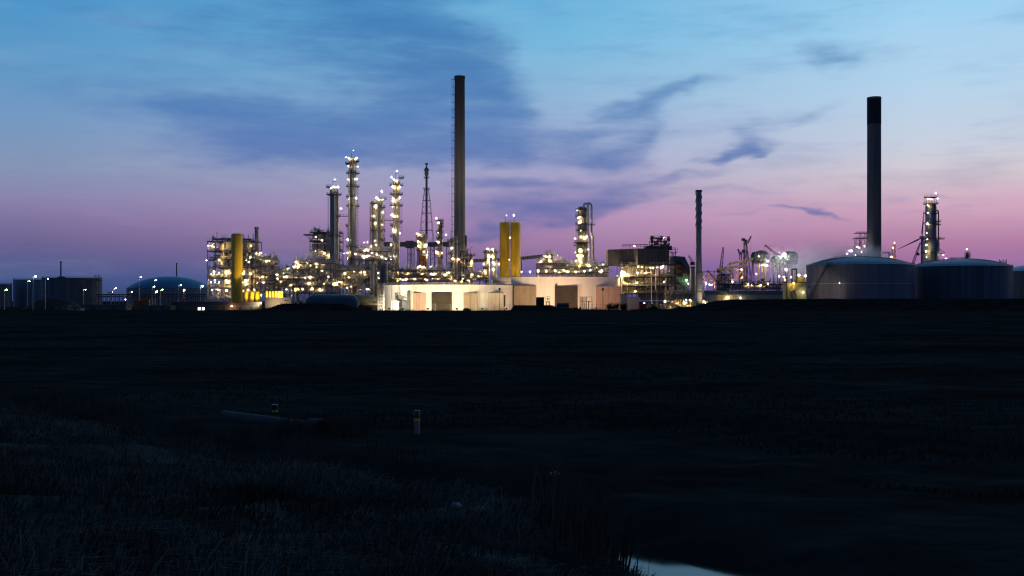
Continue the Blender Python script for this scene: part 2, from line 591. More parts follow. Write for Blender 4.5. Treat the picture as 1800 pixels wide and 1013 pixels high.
def ground_material():
    m = bpy.data.materials.new('field_soil')
    m.use_nodes = True
    nt = m.node_tree
    N, L = nt.nodes, nt.links
    b = N['Principled BSDF']
    b.inputs['Roughness'].default_value = 1
    b.inputs['Specular IOR Level'].default_value = 0
    tc = N.new('ShaderNodeTexCoord')
    def nz(scale, st, rot=0., det=6, rough=.65):
        mp = N.new('ShaderNodeMapping')
        mp.inputs['Scale'].default_value = st
        mp.inputs['Rotation'].default_value = (0, 0, rot)
        L.new(tc.outputs['Object'], mp.inputs[0])
        n = N.new('ShaderNodeTexNoise')
        n.inputs['Scale'].default_value = scale
        n.inputs['Detail'].default_value = det
        n.inputs['Roughness'].default_value = rough
        L.new(mp.outputs[0], n.inputs['Vector'])
        return n.outputs[0]
    def rp(v, stops):
        r = N.new('ShaderNodeValToRGB')
        e = r.color_ramp.elements
        e[0].position, e[0].color = stops[0][0], (*stops[0][1], 1)
        e[1].position, e[1].color = stops[-1][0], (*stops[-1][1], 1)
        for p, c in stops[1:-1]:
            q = e.new(p)
            q.color = (*c, 1)
        L.new(v, r.inputs[0])
        return r.outputs[0]
    soil = rp(nz(.5, (.5, 1.2, 1), .35, 8, .72), [(.3, (.014, .013, .012)), (.55, (.032, .029, .026)), (.75, (.055, .050, .044))])
    stubble = rp(nz(.045, (.7, 1.5, 1), .25, 7, .65), [(.36, (.55, .53, .5)), (.52, (1, 1, 1)), (.66, (1.3, 1.28, 1.2))])
    mx = N.new('ShaderNodeMix')
    mx.data_type = 'RGBA'
    mx.blend_type = 'MULTIPLY'
    mx.inputs[0].default_value = 1
    L.new(soil, mx.inputs[6])
    L.new(stubble, mx.inputs[7])
    at = N.new('ShaderNodeAttribute')
    at.attribute_name = 'bank'
    thatch = rp(nz(1.1, (1, 1, 1), .2, 7, .7), [(.34, (.020, .020, .015)), (.5, (.050, .046, .040)), (.66, (.105, .096, .082))])
    m2 = N.new('ShaderNodeMix')
    m2.data_type = 'RGBA'
    L.new(at.outputs['Fac'], m2.inputs[0])
    L.new(mx.outputs[2], m2.inputs[6])
    L.new(thatch, m2.inputs[7])
    L.new(m2.outputs[2], b.inputs['Base Color'])
    bp = N.new('ShaderNodeBump')
    bp.inputs['Strength'].default_value = .6
    bp.inputs['Distance'].default_value = .12
    L.new(nz(3.0, (1, 1, 1), 0, 6, .7), bp.inputs['Height'])
    L.new(bp.outputs[0], b.inputs['Normal'])
    return m
M['field_soil'] = ground_material()

me = bpy.data.meshes.new('ground')
me.from_pydata(np.stack([GX, GY, GZ], -1).reshape(-1, 3).tolist(), [], quads.tolist())
me.materials.append(M['field_soil'])
me.polygons.foreach_set('use_smooth', [True] * len(me.polygons))
bt = (GX - EX) * NX + (GY - EY) * NY + waves(GX, GY, [(5, .8), (2, .4)], 4)
at = me.attributes.new('bank', 'FLOAT', 'POINT')
at.data.foreach_set('value', np.clip((bt + 3.5) / 3.0, 0, 1).reshape(-1).astype(np.float32))
ground = bpy.data.objects.new('ground', me)
COL.objects.link(ground)
ground['kind'] = 'structure'

mat('ditch_water', (.008, .010, .012), .10, 0, .2, 1.2, (1, 1, 1), .34, bump=.09)
TX, TY = -NY, NX                                   # along the ditch
pts = []
for k in range(-14, 9):
    for t in (-7.6, -13.4):
        pts.append((EX + NX * t - TX * k * 2.0, EY + NY * t - TY * k * 2.0, -.80))
mb = MB()
mb.add(pts, [(2 * i, 2 * i + 1, 2 * i + 3, 2 * i + 2) for i in range(len(pts) // 2 - 1)])
mb.build('water', 'ditch_water', None, kind='structure')

# the dark earth berm in front of the works and the dike on the right
def ridge(name, prof, D, half, seed, m, step=2.5):
    xs = [X(p[0], D) for p in prof]
    zs = [Z(p[1], D) for p in prof]
    xx = np.arange(xs[0], xs[-1], step)
    zz = np.interp(xx, xs, zs) + waves(xx, xx * 0, [(16, .12), (6, .08)], seed)
    vs, fs = [], []
    cross = [(-1.0, -.02), (-.55, .55), (-.25, .93), (0, 1.0), (.3, .95), (.6, .5), (1.0, -.02)]
    for i, (a, z) in enumerate(zip(xx, zz)):
        z = max(z, .25)
        for j, (c, f) in enumerate(cross):
            vs.append((a, D + c * half * (1 + .12 * math.sin(i * .31 + j)), z * f - .05))
    n = len(cross)
    for i in range(len(xx) - 1):
        for j in range(n - 1):
            fs.append((i * n + j, (i + 1) * n + j, (i + 1) * n + j + 1, i * n + j + 1))
    mb = MB()
    mb.add(vs, fs)
    o = mb.build(name, m, None, kind='structure')
    return xx, zz
mat('berm_earth', (.022, .022, .018), 1, 0, .5, .25, (1, 1, 1), 0)
BERM = [(-40, 546.5), (60, 546), (200, 547), (330, 548), (440, 547), (475, 541), (488, 536), (500, 534), (560, 533.6), (605, 534.5), (628, 542), (645, 545.8),
        (700, 546), (800, 546.6), (899, 546.6), (904, 537), (940, 536), (972, 537.5), (980, 541), (1005, 542), (1040, 544), (1065, 545), (1100, 546), (1130, 543),
        (1170, 544), (1200, 542), (1230, 540), (1262, 540), (1840, 541)]
berm_x, berm_z = ridge('earth_berm', BERM, 548, 9, 11, 'berm_earth')
DIKE = [(1195, 541), (1225, 538), (1240, 533), (1258, 528.5), (1300, 526.6), (1420, 525.4), (1600, 525), (1860, 525)]
dike_x, dike_z = ridge('dike', DIKE, 566, 16, 12, 'berm_earth', 3)

# a pale farm track across the far field
mat('track_gravel', (.055, .052, .048), 1, 0, .35, .3, (1, 1, 1), 0)
mb = MB()
vs = []
for i in range(120):
    x = -330 + i * 7
    y = 250 + 6 * math.sin(i * .13) + x * .01
    z0 = [float(ground_h(x, y + q)) for q in (-1.6, 1.6)]
    vs += [(x, y - 1.6, z0[0] + .05), (x, y + 1.6, z0[1] + .05)]
mb.add(vs, [(2 * i, 2 * i + 2, 2 * i + 3, 2 * i + 1) for i in range(119)])
mb.build('path', 'track_gravel', None, kind='structure')

# grass: one mesh of blades per area
def grass(name, px, py, hmin, hmax, m, seed, lean=.45, wid=.012, zfun=None, clump=None):
    g = np.random.default_rng(seed)
    n = len(px)
    z = zfun(px, py) if zfun else ground_h(px, py)
    hh = g.uniform(hmin, hmax, n) * (clump if clump is not None else 1)
    a = g.uniform(0, 2 * np.pi, n)
    la = g.normal(.4, 1.0, n)                      # wind bias
    ll = g.uniform(.1, 1, n) * lean * hh
    dx, dy = np.cos(la) * ll, np.sin(la) * ll * .6
    w = wid * g.uniform(.6, 1.5, n)
    ux, uy = np.cos(a) * w, np.sin(a) * w
    V = np.empty((n, 5, 3))
    V[:, 0] = np.stack([px - ux, py - uy, z - .03], -1)
    V[:, 1] = np.stack([px + ux, py + uy, z - .03], -1)
    V[:, 2] = np.stack([px + dx * .4 + ux * .7, py + dy * .4 + uy * .7, z + hh * .6], -1)
    V[:, 3] = np.stack([px + dx * .4 - ux * .7, py + dy * .4 - uy * .7, z + hh * .6], -1)
    V[:, 4] = np.stack([px + dx, py + dy, z + hh * (1 - .25 * lean)], -1)
    me = bpy.data.meshes.new(name)
    me.vertices.add(n * 5)
    me.vertices.foreach_set('co', V.reshape(-1).astype(np.float32))
    base = np.arange(n)[:, None] * 5
    q = (base + np.array([0, 1, 2, 3])).reshape(-1)
    t = (base + np.array([3, 2, 4])).reshape(-1)
    loops = np.concatenate([q, t])
    me.loops.add(len(loops))
    me.loops.foreach_set('vertex_index', loops.astype(np.int32))
    me.polygons.add(2 * n)
    me.polygons.foreach_set('loop_start', np.concatenate([np.arange(n) * 4, 4 * n + np.arange(n) * 3]).astype(np.int32))
    me.update(calc_edges=True)
    me.validate()
    me.materials.append(M[m])
    o = bpy.data.objects.new(name, me)
    COL.objects.link(o)
    o['kind'] = 'stuff'
    o['label'] = {'bank_grass': 'dark dry grass covering the sloping bank in the foreground', 'ditch_reeds': 'thin dark reeds lining the ditch below the bank',
                  'field_weeds': 'low dark weeds scattered over the bare field beyond the ditch', 'berm_grass': 'dark grass fringe on the berm before the white tanks'}[name]
    o['category'] = 'grass'
    return o
mat('dry_grass', (.058, .053, .047), 1, 0, .65, .45, (1, 1, .3), 0, (.125, .115, .10))
mat('reed', (.05, .046, .034), 1, 0, .5, .6, (1, 1, .3), 0, (.10, .095, .07))
mat('weed', (.030, .032, .022), 1, 0, .5, .05, (1, 1, 1), 0)
n = 190000
dd = 2.2 + 34 * rng.random(n) ** 1.5
aa = rng.uniform(-.58, .50, n)
bx, by = np.sin(aa) * dd, np.cos(aa) * dd
tt = (bx - EX) * NX + (by - EY) * NY
cl = .5 + .8 * (waves(bx, by, [(4.5, .5), (1.6, .5), (.7, .35)], 21) > .12) * rng.random(n) + .35 * rng.random(n)
keep = (tt > -6.5) & (waves(bx, by, [(6, .5), (2.2, .4)], 33) > -.55) | ((tt > -3) & (rng.random(n) < .35))
grass('bank_grass', bx[keep], by[keep], .09, .26, 'dry_grass', 41, 1.5, .007, None, cl[keep])
n = 16000
k = rng.uniform(-18, 62, n)
t = np.where(rng.random(n) < .5, rng.normal(-6.6, .6, n), rng.normal(-14.2, 1.1, n))
dens = waves(k, t, [(9, .6), (4, .4)], 55)
kp = dens > -.1
kp &= (k > 11) | (t > -8)
k, t = k[kp], t[kp]
rx, ry = EX + NX * t - TX * k, EY + NY * t - TY * k
q = rng.normal(0, 1, (420, 2))
rx = np.concatenate([rx, .78 + .22 * q[:, 0], -10.5 + 4 * rng.random(1200)])
ry = np.concatenate([ry, 10.9 + .5 * q[:, 1], 43.5 + 4 * rng.random(1200)])
grass('ditch_reeds', rx, ry, .35, 1.05, 'reed', 42, .35, .010)
n = 60000
dd = 34 + 260 * rng.random(n) ** 1.6
aa = rng.uniform(-.52, .52, n)
fx, fy = np.sin(aa) * dd, np.cos(aa) * dd
ft = (fx - EX) * NX + (fy - EY) * NY
kp = (ft < -17) & (waves(fx * .35, fy, [(30, .6), (11, .4)], 61) > .05)
grass('field_weeds', fx[kp], fy[kp], .08, .32, 'weed', 43, .9, .03)
n = 9000
gx_ = rng.uniform(berm_x[0], berm_x[-1], n)
gy_ = 548 + rng.normal(0, 3.0, n)
zz = np.interp(gx_, berm_x, berm_z) * np.clip(1 - (np.abs(gy_ - 548) / 9) ** 2, .2, 1) - .1
tall = .5 + 1.0 * (waves(gx_, gy_ * .2, [(30, .6), (9, .5)], 71) > .25)
o = grass('berm_grass', gx_, gy_, .35, .95, 'weed', 44, .5, .045, lambda a, b: zz, tall)
# ---------------------------------------------------------------- builders for the works
def stair(mb, p, q, w=1.0, rail=True):
    p, q = Vector(p), Vector(q)
    d = q - p
    side = Vector((-d.y, d.x, 0))
    side = side.normalized() * w / 2 if side.length > .01 else Vector((0, w / 2, 0))
    mb.beam(p + side, q + side, .18)
    mb.beam(p - side, q - side, .18)
    n = max(3, int(abs(d.z) / .6))
    for i in range(1, n):
        c = p.lerp(q, i / n)
        mb.beam(c - side, c + side, .14)
    if rail:
        up = Vector((0, 0, 1.1))
        for s_ in (side, -side):
            mb.beam(p + s_ + up, q + s_ + up, .08)
            for i in range(0, n + 1, 2):
                c = p.lerp(q, i / n) + s_
                mb.beam(c, c + up, .07)

def process_column(name, label, px, w, pt, D, m='column_shell', plats=(), lamp_pts=(), pipes=(), ladder=None, top='dome', group=None, pb=None, seed=1, davit=True, bands=()):
    """px centre and w width in survey pixels; plats: (row, a0 deg, a1 deg, reach m); pipes: (offset px, row top, row bottom, radius m)"""
    r = w / 2 / F * D
    cx, zt = X(px, D), Z(pt, D)
    cy = D + r
    zb = Z(pb, D) if pb else 0.
    t = thing(name, label, 'process column', (cx, cy, 0), group)
    mb = MB()
    head = r * .5
    prof = [(r * 1.08, zb), (r * 1.08, zb + .6), (r, zb + .7)]
    for b in bands:
        zz = Z(b, D)
        prof += [(r, zz - .15), (r * 1.05, zz - .1), (r * 1.05, zz + .1), (r, zz + .15)]
    prof.sort(key=lambda q: q[1])
    prof += [(r, zt - head)] + [(max(.03, r * math.cos(a)), zt - head + head * math.sin(a)) for a in (.3, .6, .9, 1.2, 1.57)]
    mb.lathe(cx, cy, prof, 20)
    mb.build('shell', m, t)
    for row, a0, a1, reach in plats:
        z = Z(row, D)
        mb = MB()
        a0, a1 = R(a0), R(a1)
        mb.ring(cx, cy, r, r + reach, z - .25, .3, a0, a1, 14)
        mb.ringrail(cx, cy, r + reach - .1, z, a0, a1, 8, 1.2, .07)
        for i in range(4):
            a = a0 + (a1 - a0) * (i + .5) / 4
            c, s_ = math.cos(a), math.sin(a)
            mb.beam((cx + c * (r + reach * .9), cy + s_ * (r + reach * .9), z - .2), (cx + c * r, cy + s_ * r, z - 1.5), .14)
        mb.build('platform', 'dark_steel', t)
    for off, ra, rb, pr in pipes:
        x = cx + off / F * D
        y = cy - r - pr - .15 if abs(off) < w * .42 else cy - r * .3
        za, zbm = Z(ra, D), Z(rb, D) if rb else 0
        ins = cx + (r * .6 if off > 0 else -r * .6)
        mb = MB()
        mb.path([(ins, cy, za), (x, y, za), (x, y, zbm)], pr, 8)
        for k in range(int((za - zbm) / 7)):
            mb.beam((x, y, za - 3 - k * 7), (cx, cy, za - 3 - k * 7), .15)
        mb.build('pipe', 'silver_cladding', t)
    if ladder:
        for side, ra, rb in ladder:
            mb = MB()
            x = cx + side * (r + .9)
            y = cy - .6
            za, zbm = Z(ra, D), Z(rb, D)
            for s_ in (-.35, .35):
                mb.tube((x, y + s_, zbm), (x, y + s_, za), .06, 4)
            mb.tube((x + side * .7, y, zbm + 2), (x + side * .7, y, za), .05, 4)
            for k in range(int((za - zbm) / 1.2)):
                mb.tube((x, y - .35, zbm + k * 1.2), (x, y + .35, zbm + k * 1.2), .05, 4)
                if k % 2:
                    mb.beam((x, y, zbm + k * 1.2), (x + side * .7, y, zbm + k * 1.2), .07)
                    mb.beam((x, y, zbm + k * 1.2), (cx + side * r * .9, y, zbm + k * 1.2), .07)
            mb.build('ladder', 'dark_steel', t)
    if davit:
        mb = MB()
        mb.path([(cx - r * .3, cy, zt - .3), (cx - r * .3, cy, zt + 4.2), (cx + r * .6, cy, zt + 4.8)], .13, 6)
        mb.build('davit', 'dark_steel', t)
    lamps(t, cy - r - .9, lamp_pts, spread=.6, seed=seed)
    return t

def process_unit(name, label, x0, x1, D, depth, rows, lamp_pts=(), seed=1, bays=5, tangle=120, pipes=10, vessels=3, m='steel', cat='process unit', base=0., drums=2, verticals=8, clad=None, spread=None, tanglemat='galvanised', group=None, lamp_dy=-.9):
    """steel frame with decks at the given survey rows (top row first)"""
    rnd = random.Random(seed)
    a, b = X(x0, D), X(x1, D)
    zs = [Z(r_, D) for r_ in rows]
    zt = zs[0]
    t = thing(name, label, cat, ((a + b) / 2, D + depth / 2, 0), group)
    fr = MB()
    y0, y1 = D, D + depth
    for i in range(bays + 1):
        x = a + (b - a) * i / bays
        top = zt if (i % 2 == 0 or len(zs) < 2) else zs[0]
        for y in (y0, y1):
            fr.beam((x, y, base), (x, y, top), .42)
        for z in zs:
            fr.beam((x, y0, z - .25), (x, y1, z - .25), .34)
    lv = [base] + sorted(zs)
    for z in zs:
        for y in (y0, y1):
            fr.beam((a, y, z - .25), (b, y, z - .25), .40)
    for i in range(bays):
        xa, xb = a + (b - a) * i / bays, a + (b - a) * (i + 1) / bays
        for z0, z1 in zip(lv, lv[1:]):
            if rnd.random() < .35:
                fr.beam((xa, y0 + .05, z0), (xb, y0 + .05, z1 - .3), .22)
            if rnd.random() < .35:
                fr.beam((xb, y1, z0), (xa, y1, z1 - .3), .22)
    fr.build('frame', m, t)
    for z in zs:
        d = MB()
        d.box(a - .6, b + .6, y0 - .8, y1 + .3, z - .04, z + .08)
        d.build('deck', 'grating', t)
        d = MB()
        d.rail([(a - .5, y0 - .7, z + .08), (b + .5, y0 - .7, z + .08)], 1.15, .06, 2.2)
        d.build('railing', 'galvanised', t)
    pm = ['silver_cladding', 'galvanised', 'silver_cladding', 'steel', 'galvanised']
    for i in range(pipes):
        z = rnd.choice(lv) + rnd.uniform(.7, 3.2)
        r_ = rnd.choice((.14, .2, .28, .4))
        y = rnd.uniform(y0 - .6, y1)
        xa, xb = a + (b - a) * rnd.uniform(-.02, .4), a + (b - a) * rnd.uniform(.55, 1.02)
        if z > zt + 2.5:
            z = zt - 1
        p = MB()
        pts = [(xa, y, z), (xb, y, z)]
        if rnd.random() < .5:
            pts = [(xa, y, max(base, z - rnd.uniform(1, 5)))] + pts
        if rnd.random() < .5:
            pts = pts + [(xb, y, z + rnd.uniform(-3, 2.5))]
        p.path(pts, r_, 7)
        p.build('pipe', rnd.choice(pm), t)
    for i in range(verticals):
        x = rnd.uniform(a, b)
        y = y0 + rnd.choice((-.6, .6, 1.5, depth * .5))
        za = rnd.uniform(base, max(lv[0] + .1, lv[-2]))
        zb = rnd.uniform(lv[-1] * .7, zt + 2.0)
        p = MB()
        p.path([(x + rnd.uniform(-2, 2), y, za), (x, y, za), (x, y, zb), (x, y + rnd.uniform(1, 3), zb)], rnd.choice((.12, .18, .26)), 7)
        p.build('pipe', rnd.choice(pm), t)
    for i in range(vessels):
        x = a + (b - a) * (i + rnd.uniform(.25, .75)) / max(1, vessels)
        z = rnd.choice(lv[:-1] if len(lv) > 2 else lv)
        r_ = rnd.uniform(.8, 1.5)
        hgt = rnd.uniform(4.0, 7.5)
        y = y0 + rnd.uniform(1.8, max(2., depth - 2))
        v = MB()
        v.lathe(x, y, [(r_ * .7, z + .1), (r_ * .7, z + .9), (r_, z + 1.3), (r_, z + hgt - .5), (r_ * .7, z + hgt - .1), (.05, z + hgt)], 14)
        v.build('vessel', rnd.choice(('silver_cladding', 'column_shell', 'galvanised')), t)
    for i in range(drums):
        z = rnd.choice(lv[:-1]) + 1.6
        x = a + (b - a) * rnd.uniform(.15, .7)
        L_ = rnd.uniform(5, 9)
        y = y0 + rnd.uniform(.9, 2.4)
        r_ = rnd.uniform(.7, 1.15)
        v = MB()
        v.tube((x, y, z), (x + L_, y, z), r_, 14)
        v.tube((x - .4, y, z), (x, y, z), r_ * .6, 14, r_)
        v.tube((x + L_, y, z), (x + L_ + .4, y, z), r_, 14, r_ * .6)
        for k in (.2, .8):
            v.box(x + L_ * k - .2, x + L_ * k + .2, y - r_ * .8, y + r_ * .8, z - 1.55, z - .3)
        v.build('drum', rnd.choice(('silver_cladding', 'column_shell')), t)
    if clad:
        for c0, c1, r0, r1, yy, mm in clad:
            v = MB()
            v.box(X(c0, D), X(c1, D), y0 + yy, y0 + yy + .25, Z(r1, D), Z(r0, D))
            v.build('cladding_panel', mm, t)
    for z in lv[:-1]:
        for y in (y0 + .5, y0 + depth * .55):
            g = MB()
            for k in range(4 if tangle > 150 else 2):
                r_ = rnd.choice((.12, .16, .22, .3))
                zz = z + rnd.uniform(.5, 1.2) + (k % 2) * .8
                q0, q1 = rnd.uniform(0, .12), rnd.uniform(.85, 1)
                g.tube((a + (b - a) * q0, y + k * .55, zz), (a + (b - a) * q1, y + k * .55, zz), r_, 6)
            g.build('pipe_bundle', rnd.choice(pm), t)
    g = MB()
    for i in range(int(tangle * 1.7)):
        z = rnd.choice(lv) + abs(rnd.gauss(0, 1.6))
        x = rnd.uniform(a, b)
        y = rnd.uniform(y0 - .5, y0 + depth * .8)
        if z > zt + 2.4:
            z = zt - rnd.uniform(0, 3)
        k = rnd.random()
        r_ = rnd.choice((.07, .10, .14, .2, .3))
        if k < .40:
            g.tube((x, y, z), (x + rnd.uniform(.8, 5), y, z), r_, 5)
        elif k < .78:
            g.tube((x, y, z), (x, y, z + rnd.uniform(.8, 4.2)), r_, 5)
        elif k < .88:
            g.tube((x, y, z), (x, y + rnd.uniform(.8, 3), z), r_, 5)
        else:
            q = rnd.uniform(.25, 1.0)
            g.box(x - q, x + q, y - q, y + q, z, z + q * rnd.uniform(1, 2.4))
    if tangle:
        g.build('pipework', tanglemat, t, kind='stuff')
    lamps(t, D + lamp_dy, lamp_pts, spread=min(3.5, depth * .4) if spread is None else spread, seed=seed)
    return t

# ---------------------------------------------------------------- left: storage tanks, lamps, sheds
def storage_tank(name, label, px, w, pt, Dc, wall, roof_row=None, roof='tank_roof', group=None, girder=(), ribs=0, rails=True, zb=0.):
    """px centre, w silhouette width, pt rim row (front), Dc distance of the axis"""
    Rr = w / 2 / F * Dc
    cx = X(px, Dc)
    zt = Z(pt, Dc)
    t = thing(name, label, 'storage tank', (cx, Dc, zb), group)
    mb = MB()
    prof = [(Rr, zb), (Rr, zt - .3), (Rr + .18, zt - .3), (Rr + .18, zt), (Rr - .2, zt)]
    if not roof_row:
        prof += [(Rr - .2, zt - 2.5), (.05, zt - 2.6)]
    mb.lathe(cx, Dc, prof, 72)
    mb.build('shell', wall, t)
    if roof_row:
        zr = Z(roof_row, Dc) - zt
        mb = MB()
        n = 12
        mb.lathe(cx, Dc, [((Rr + .25) * math.sin(a) / math.sin(1.0) if i < n else Rr + .25, zt + zr * (math.cos(a) - math.cos(1.0)) / (1 - math.cos(1.0)) + .02)
                          for i, a in ((i, .005 + (1.0 - .005) * i / n) for i in range(n + 1))][::-1], 72)
        mb.build('roof', roof, t)
        if ribs:
            mb = MB()
            for k in range(ribs):
                a = 2 * math.pi * k / ribs
                pts = []
                for i in range(7):
                    q = .15 + (1.0 - .15) * i / 6
                    rr = (Rr + .2) * math.sin(q) / math.sin(1.0)
                    pts.append((cx + rr * math.cos(a), Dc + rr * math.sin(a), zt + zr * (math.cos(q) - math.cos(1.0)) / (1 - math.cos(1.0)) + .10))
                for u, v in zip(pts, pts[1:]):
                    mb.beam(u, v, .18)
            mb.build('roof_rib', roof, t, kind='stuff')
    for g in girder:
        mb = MB()
        z = Z(g, Dc - Rr)
        mb.ring(cx, Dc, Rr, Rr + .35, z, .22, 0, 2 * math.pi, 72)
        mb.build('wind_girder', 'galvanised', t)
    if rails:
        mb = MB()
        mb.ringrail(cx, Dc, Rr - .1, zt, 0, 2 * math.pi, 60, 1.1, .06)
        mb.build('railing', 'dark_steel', t)
    return t, cx, Rr, zt

storage_tank('storage_tank', 'small dark storage tank cut by the left edge of the photo', -10, 56, 500, 860, 'dark_tank_wall', None, rails=True)
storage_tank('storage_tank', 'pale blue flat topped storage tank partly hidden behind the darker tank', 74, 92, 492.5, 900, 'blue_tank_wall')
t, cx, Rr, zt = storage_tank('storage_tank', 'wide dark flat topped storage tank with stair tower on its right rim', 127, 98, 489.5, 780, 'dark_tank_wall')
mb = MB()
x0 = X(171, 770)
mb.lattice((x0, 770, 0), (x0, 770, Z(484, 770)), 3.4, 3.0, .14, 8)
mb.box(x0 - 2.4, x0 + 3.4, 768, 773, Z(494, 770), Z(493.3, 770))
mb.rail([(x0 - 2.4, 768, Z(493.3, 770)), (x0 + 3.4, 768, Z(493.3, 770))], 1.2, .08)
mb.build('stair_tower', 'dark_steel', t)
mb = MB()
mb.lathe(X(108, 780), 780, [(3.2, zt - 1), (3.2, zt + .8), (1.2, zt + 1.6), (.05, zt + 1.7)], 16)
mb.build('vent_hood', 'dark_steel', t)
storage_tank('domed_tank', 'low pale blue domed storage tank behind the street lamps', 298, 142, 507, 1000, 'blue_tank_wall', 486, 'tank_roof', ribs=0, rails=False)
for px, pt, D, lab in ((107, 462, 880, 'thin dark mast rising behind the dark flat topped tank'), (310.5, 464.5, 1080, 'thin dark mast rising behind the pale domed tank')):
    t = thing('mast', lab, 'mast', P(px, HOR + H * F / D, D), 'thin masts behind the left tanks')
    mb = MB()
    x = X(px, D)
    mb.tube((x, D, 0), (x, D, Z(pt, D)), .8, 8, .55)
    mb.build('pole', 'dark_steel', t)
    mb = MB()
    mb.lathe(x, D, [(.55, Z(pt, D)), (.95, Z(pt, D) + .3), (.95, Z(pt, D) + .9), (.1, Z(pt, D) + 1.2)], 8)
    mb.build('cap', 'dark_steel', t)

def street_lamp(px, pt, D, label, kind='green', r=.42, arm=1.4, base=0.):
    x, z = X(px, D), Z(pt, D)
    t = thing('street_lamp', label, 'street lamp', (x, D, base), 'street lamps on the left')
    mb = MB()
    mb.tube((x - arm, D, base), (x - arm, D, z + .2), .22, 6, .13)
    mb.tube((x - arm, D, z + .1), (x, D, z + .45), .09, 5)
    mb.build('pole', 'galvanised', t)
    mb = MB()
    mb.lathe(x, D, [(.62, z + .28), (.5, z + .62), (.05, z + .7)], 8)
    mb.build('lamp_shade', 'lamp_housing', t)
    lamp(t, px, pt, D, kind, r, 0)
    return t
street_lamp(62.5, 486, 560, 'tall bright street lamp in front of the pale blue tank, pole down to the berm', r=.62)
street_lamp(52, 494.5, 700, 'dimmer street lamp just left of the tall bright one', r=.5)
street_lamp(84, 490.6, 590, 'white street lamp against the rim of the dark flat topped tank', 'white', .42)
street_lamp(11.5, 509.5, 640, 'greenish street lamp before the small tank at the left edge', r=.52)
street_lamp(150.5, 509.5, 640, 'greenish street lamp low against the dark flat topped tank', r=.5)
street_lamp(248.5, 487, 650, 'tall street lamp at the left shoulder of the domed tank', r=.62)
street_lamp(203.5, 506.8, 900, 'small far lamp left of the domed tank, upper of two', 'white', .5)
street_lamp(197.5, 513.5, 900, 'small far lamp left of the domed tank, lower of two', 'white', .5)
street_lamp(231.5, 513.2, 800, 'small white lamp at the left foot of the domed tank', 'white', .5)
street_lamp(271.3, 504, 650, 'greenish street lamp in front of the domed tank, left of the pair', r=.52)
street_lamp(285.7, 509.7, 660, 'greenish street lamp in front of the domed tank, right of the pair', r=.5)
street_lamp(274.5, 492.4, 800, 'white lamp high against the roof of the domed tank', 'white', .45)
street_lamp(276.3, 512.6, 760, 'small lamp low between the pair of greenish street lamps', 'white', .4)
street_lamp(318, 501.4, 700, 'white lamp just above the starry floodlight', 'white', .5)
street_lamp(356, 503.5, 760, 'faint lamp between the domed tank and the lit works', 'white', .4)
t = thing('floodlight_mast', 'blazing star like floodlight on a mast before the domed tank', 'floodlight', (X(323, 640), 640, 0))
mb = MB()
mb.lattice((X(323, 640), 641, 0), (X(323, 640), 641, Z(509, 640)), 1.1, .8, .08, 6)
mb.build('mast', 'dark_steel', t)
lamp(t, 323, 510.5, 640, 'star', .62, 0)

# pipe rack between the left tanks
t = thing('pipe_rack', 'long dark pipe rack running low between the left tanks', 'pipe rack', (X(270, 730), 731, 0))
mb = MB()
xs = [X(176 + i * 7.2, 730) for i in range(26)]
for i, x in enumerate(xs):
    for y in (728, 733):
        mb.beam((x, y, 0), (x, y, Z(518, 730)), .4)
    mb.beam((x, 728, Z(521, 730)), (x, 733, Z(521, 730)), .35)
    if i % 6 == 2:
        mb.path([(x, 730, Z(519, 730)), (x, 730, Z(514, 730)), (x + 3, 730, Z(514, 730)), (x + 3, 730, Z(519, 730))], .25, 6)
mb.build('frame', 'dark_steel', t)
for y, z, r_ in ((728.4, 518.2, .35), (729.6, 518.2, .3), (730.8, 518, .4), (732, 518.4, .3), (729, 522, .3), (731.5, 522, .35)):
    mb = MB()
    mb.tube((xs[0] - 2, y, Z(z, 730)), (xs[-1] + 2, y, Z(z, 730)), r_, 8)
    mb.build('pipe', 'dark_steel', t)
lamp(t, 220.5, 526.8, 724, 'pink', .42, 0)

def shed(name, label, x0, x1, pt, D, depth, wall, roof='shed_roof', cat='shed', gable=0., doors=(), windows=(), group=None, roofh=.35):
    a, b, z = X(x0, D), X(x1, D), Z(pt, D)
    t = thing(name, label, cat, ((a + b) / 2, D + depth / 2, 0), group)
    mb = MB()
    mb.box(a, b, D, D + depth, -.3, z - roofh)
    mb.build('wall', wall, t)
    mb = MB()
    if gable:
        mb.prism([(a - .3, z - roofh), (b + .3, z - roofh), (b + .3, z - roofh + .2), ((a + b) / 2, z + gable), (a - .3, z - roofh + .2)], D - .3, D + depth + .3)
    else:
        mb.box(a - .3, b + .3, D - .3, D + depth + .3, z - roofh, z)
    mb.build('roof', roof, t)
    for d0, d1, r0, r1 in doors:
        mb = MB()
        mb.box(X(d0, D), X(d1, D), D - .08, D + .1, Z(r1, D), Z(r0, D))
        mb.build('door', 'dark_steel', t)
    for d0, d1, r0, r1, mm in windows:
        fr = MB()
        fr.box(X(d0, D) - .12, X(d1, D) + .12, D - .06, D + .1, Z(r1, D) - .12, Z(r0, D) + .12)
        f = fr.build('window_frame', 'dark_steel', t)
        mb = MB()
        mb.box(X(d0, D), X(d1, D), D - .10, D + .1, Z(r1, D), Z(r0, D))
        mb.build('pane', mm, f)
    return t
shed('site_hut', 'squat grey hut standing before the long low shed on the far left', 97, 119, 537, 585, 6, 'shed_wall', cat='hut', doors=[(104, 107, 540, 547)])
shed('site_hut', 'small pale grey cabin between the squat hut and the long shed', 125, 142, 541.5, 572, 5, 'beige_cladding', cat='hut', doors=[(130, 133, 543, 547.5)])
shed('storage_shed', 'long low grey shed with a pale left end below the pipe rack', 142, 221, 535.5, 590, 9, 'shed_wall', doors=[(160, 167, 539, 547), (196, 203, 539, 547)])
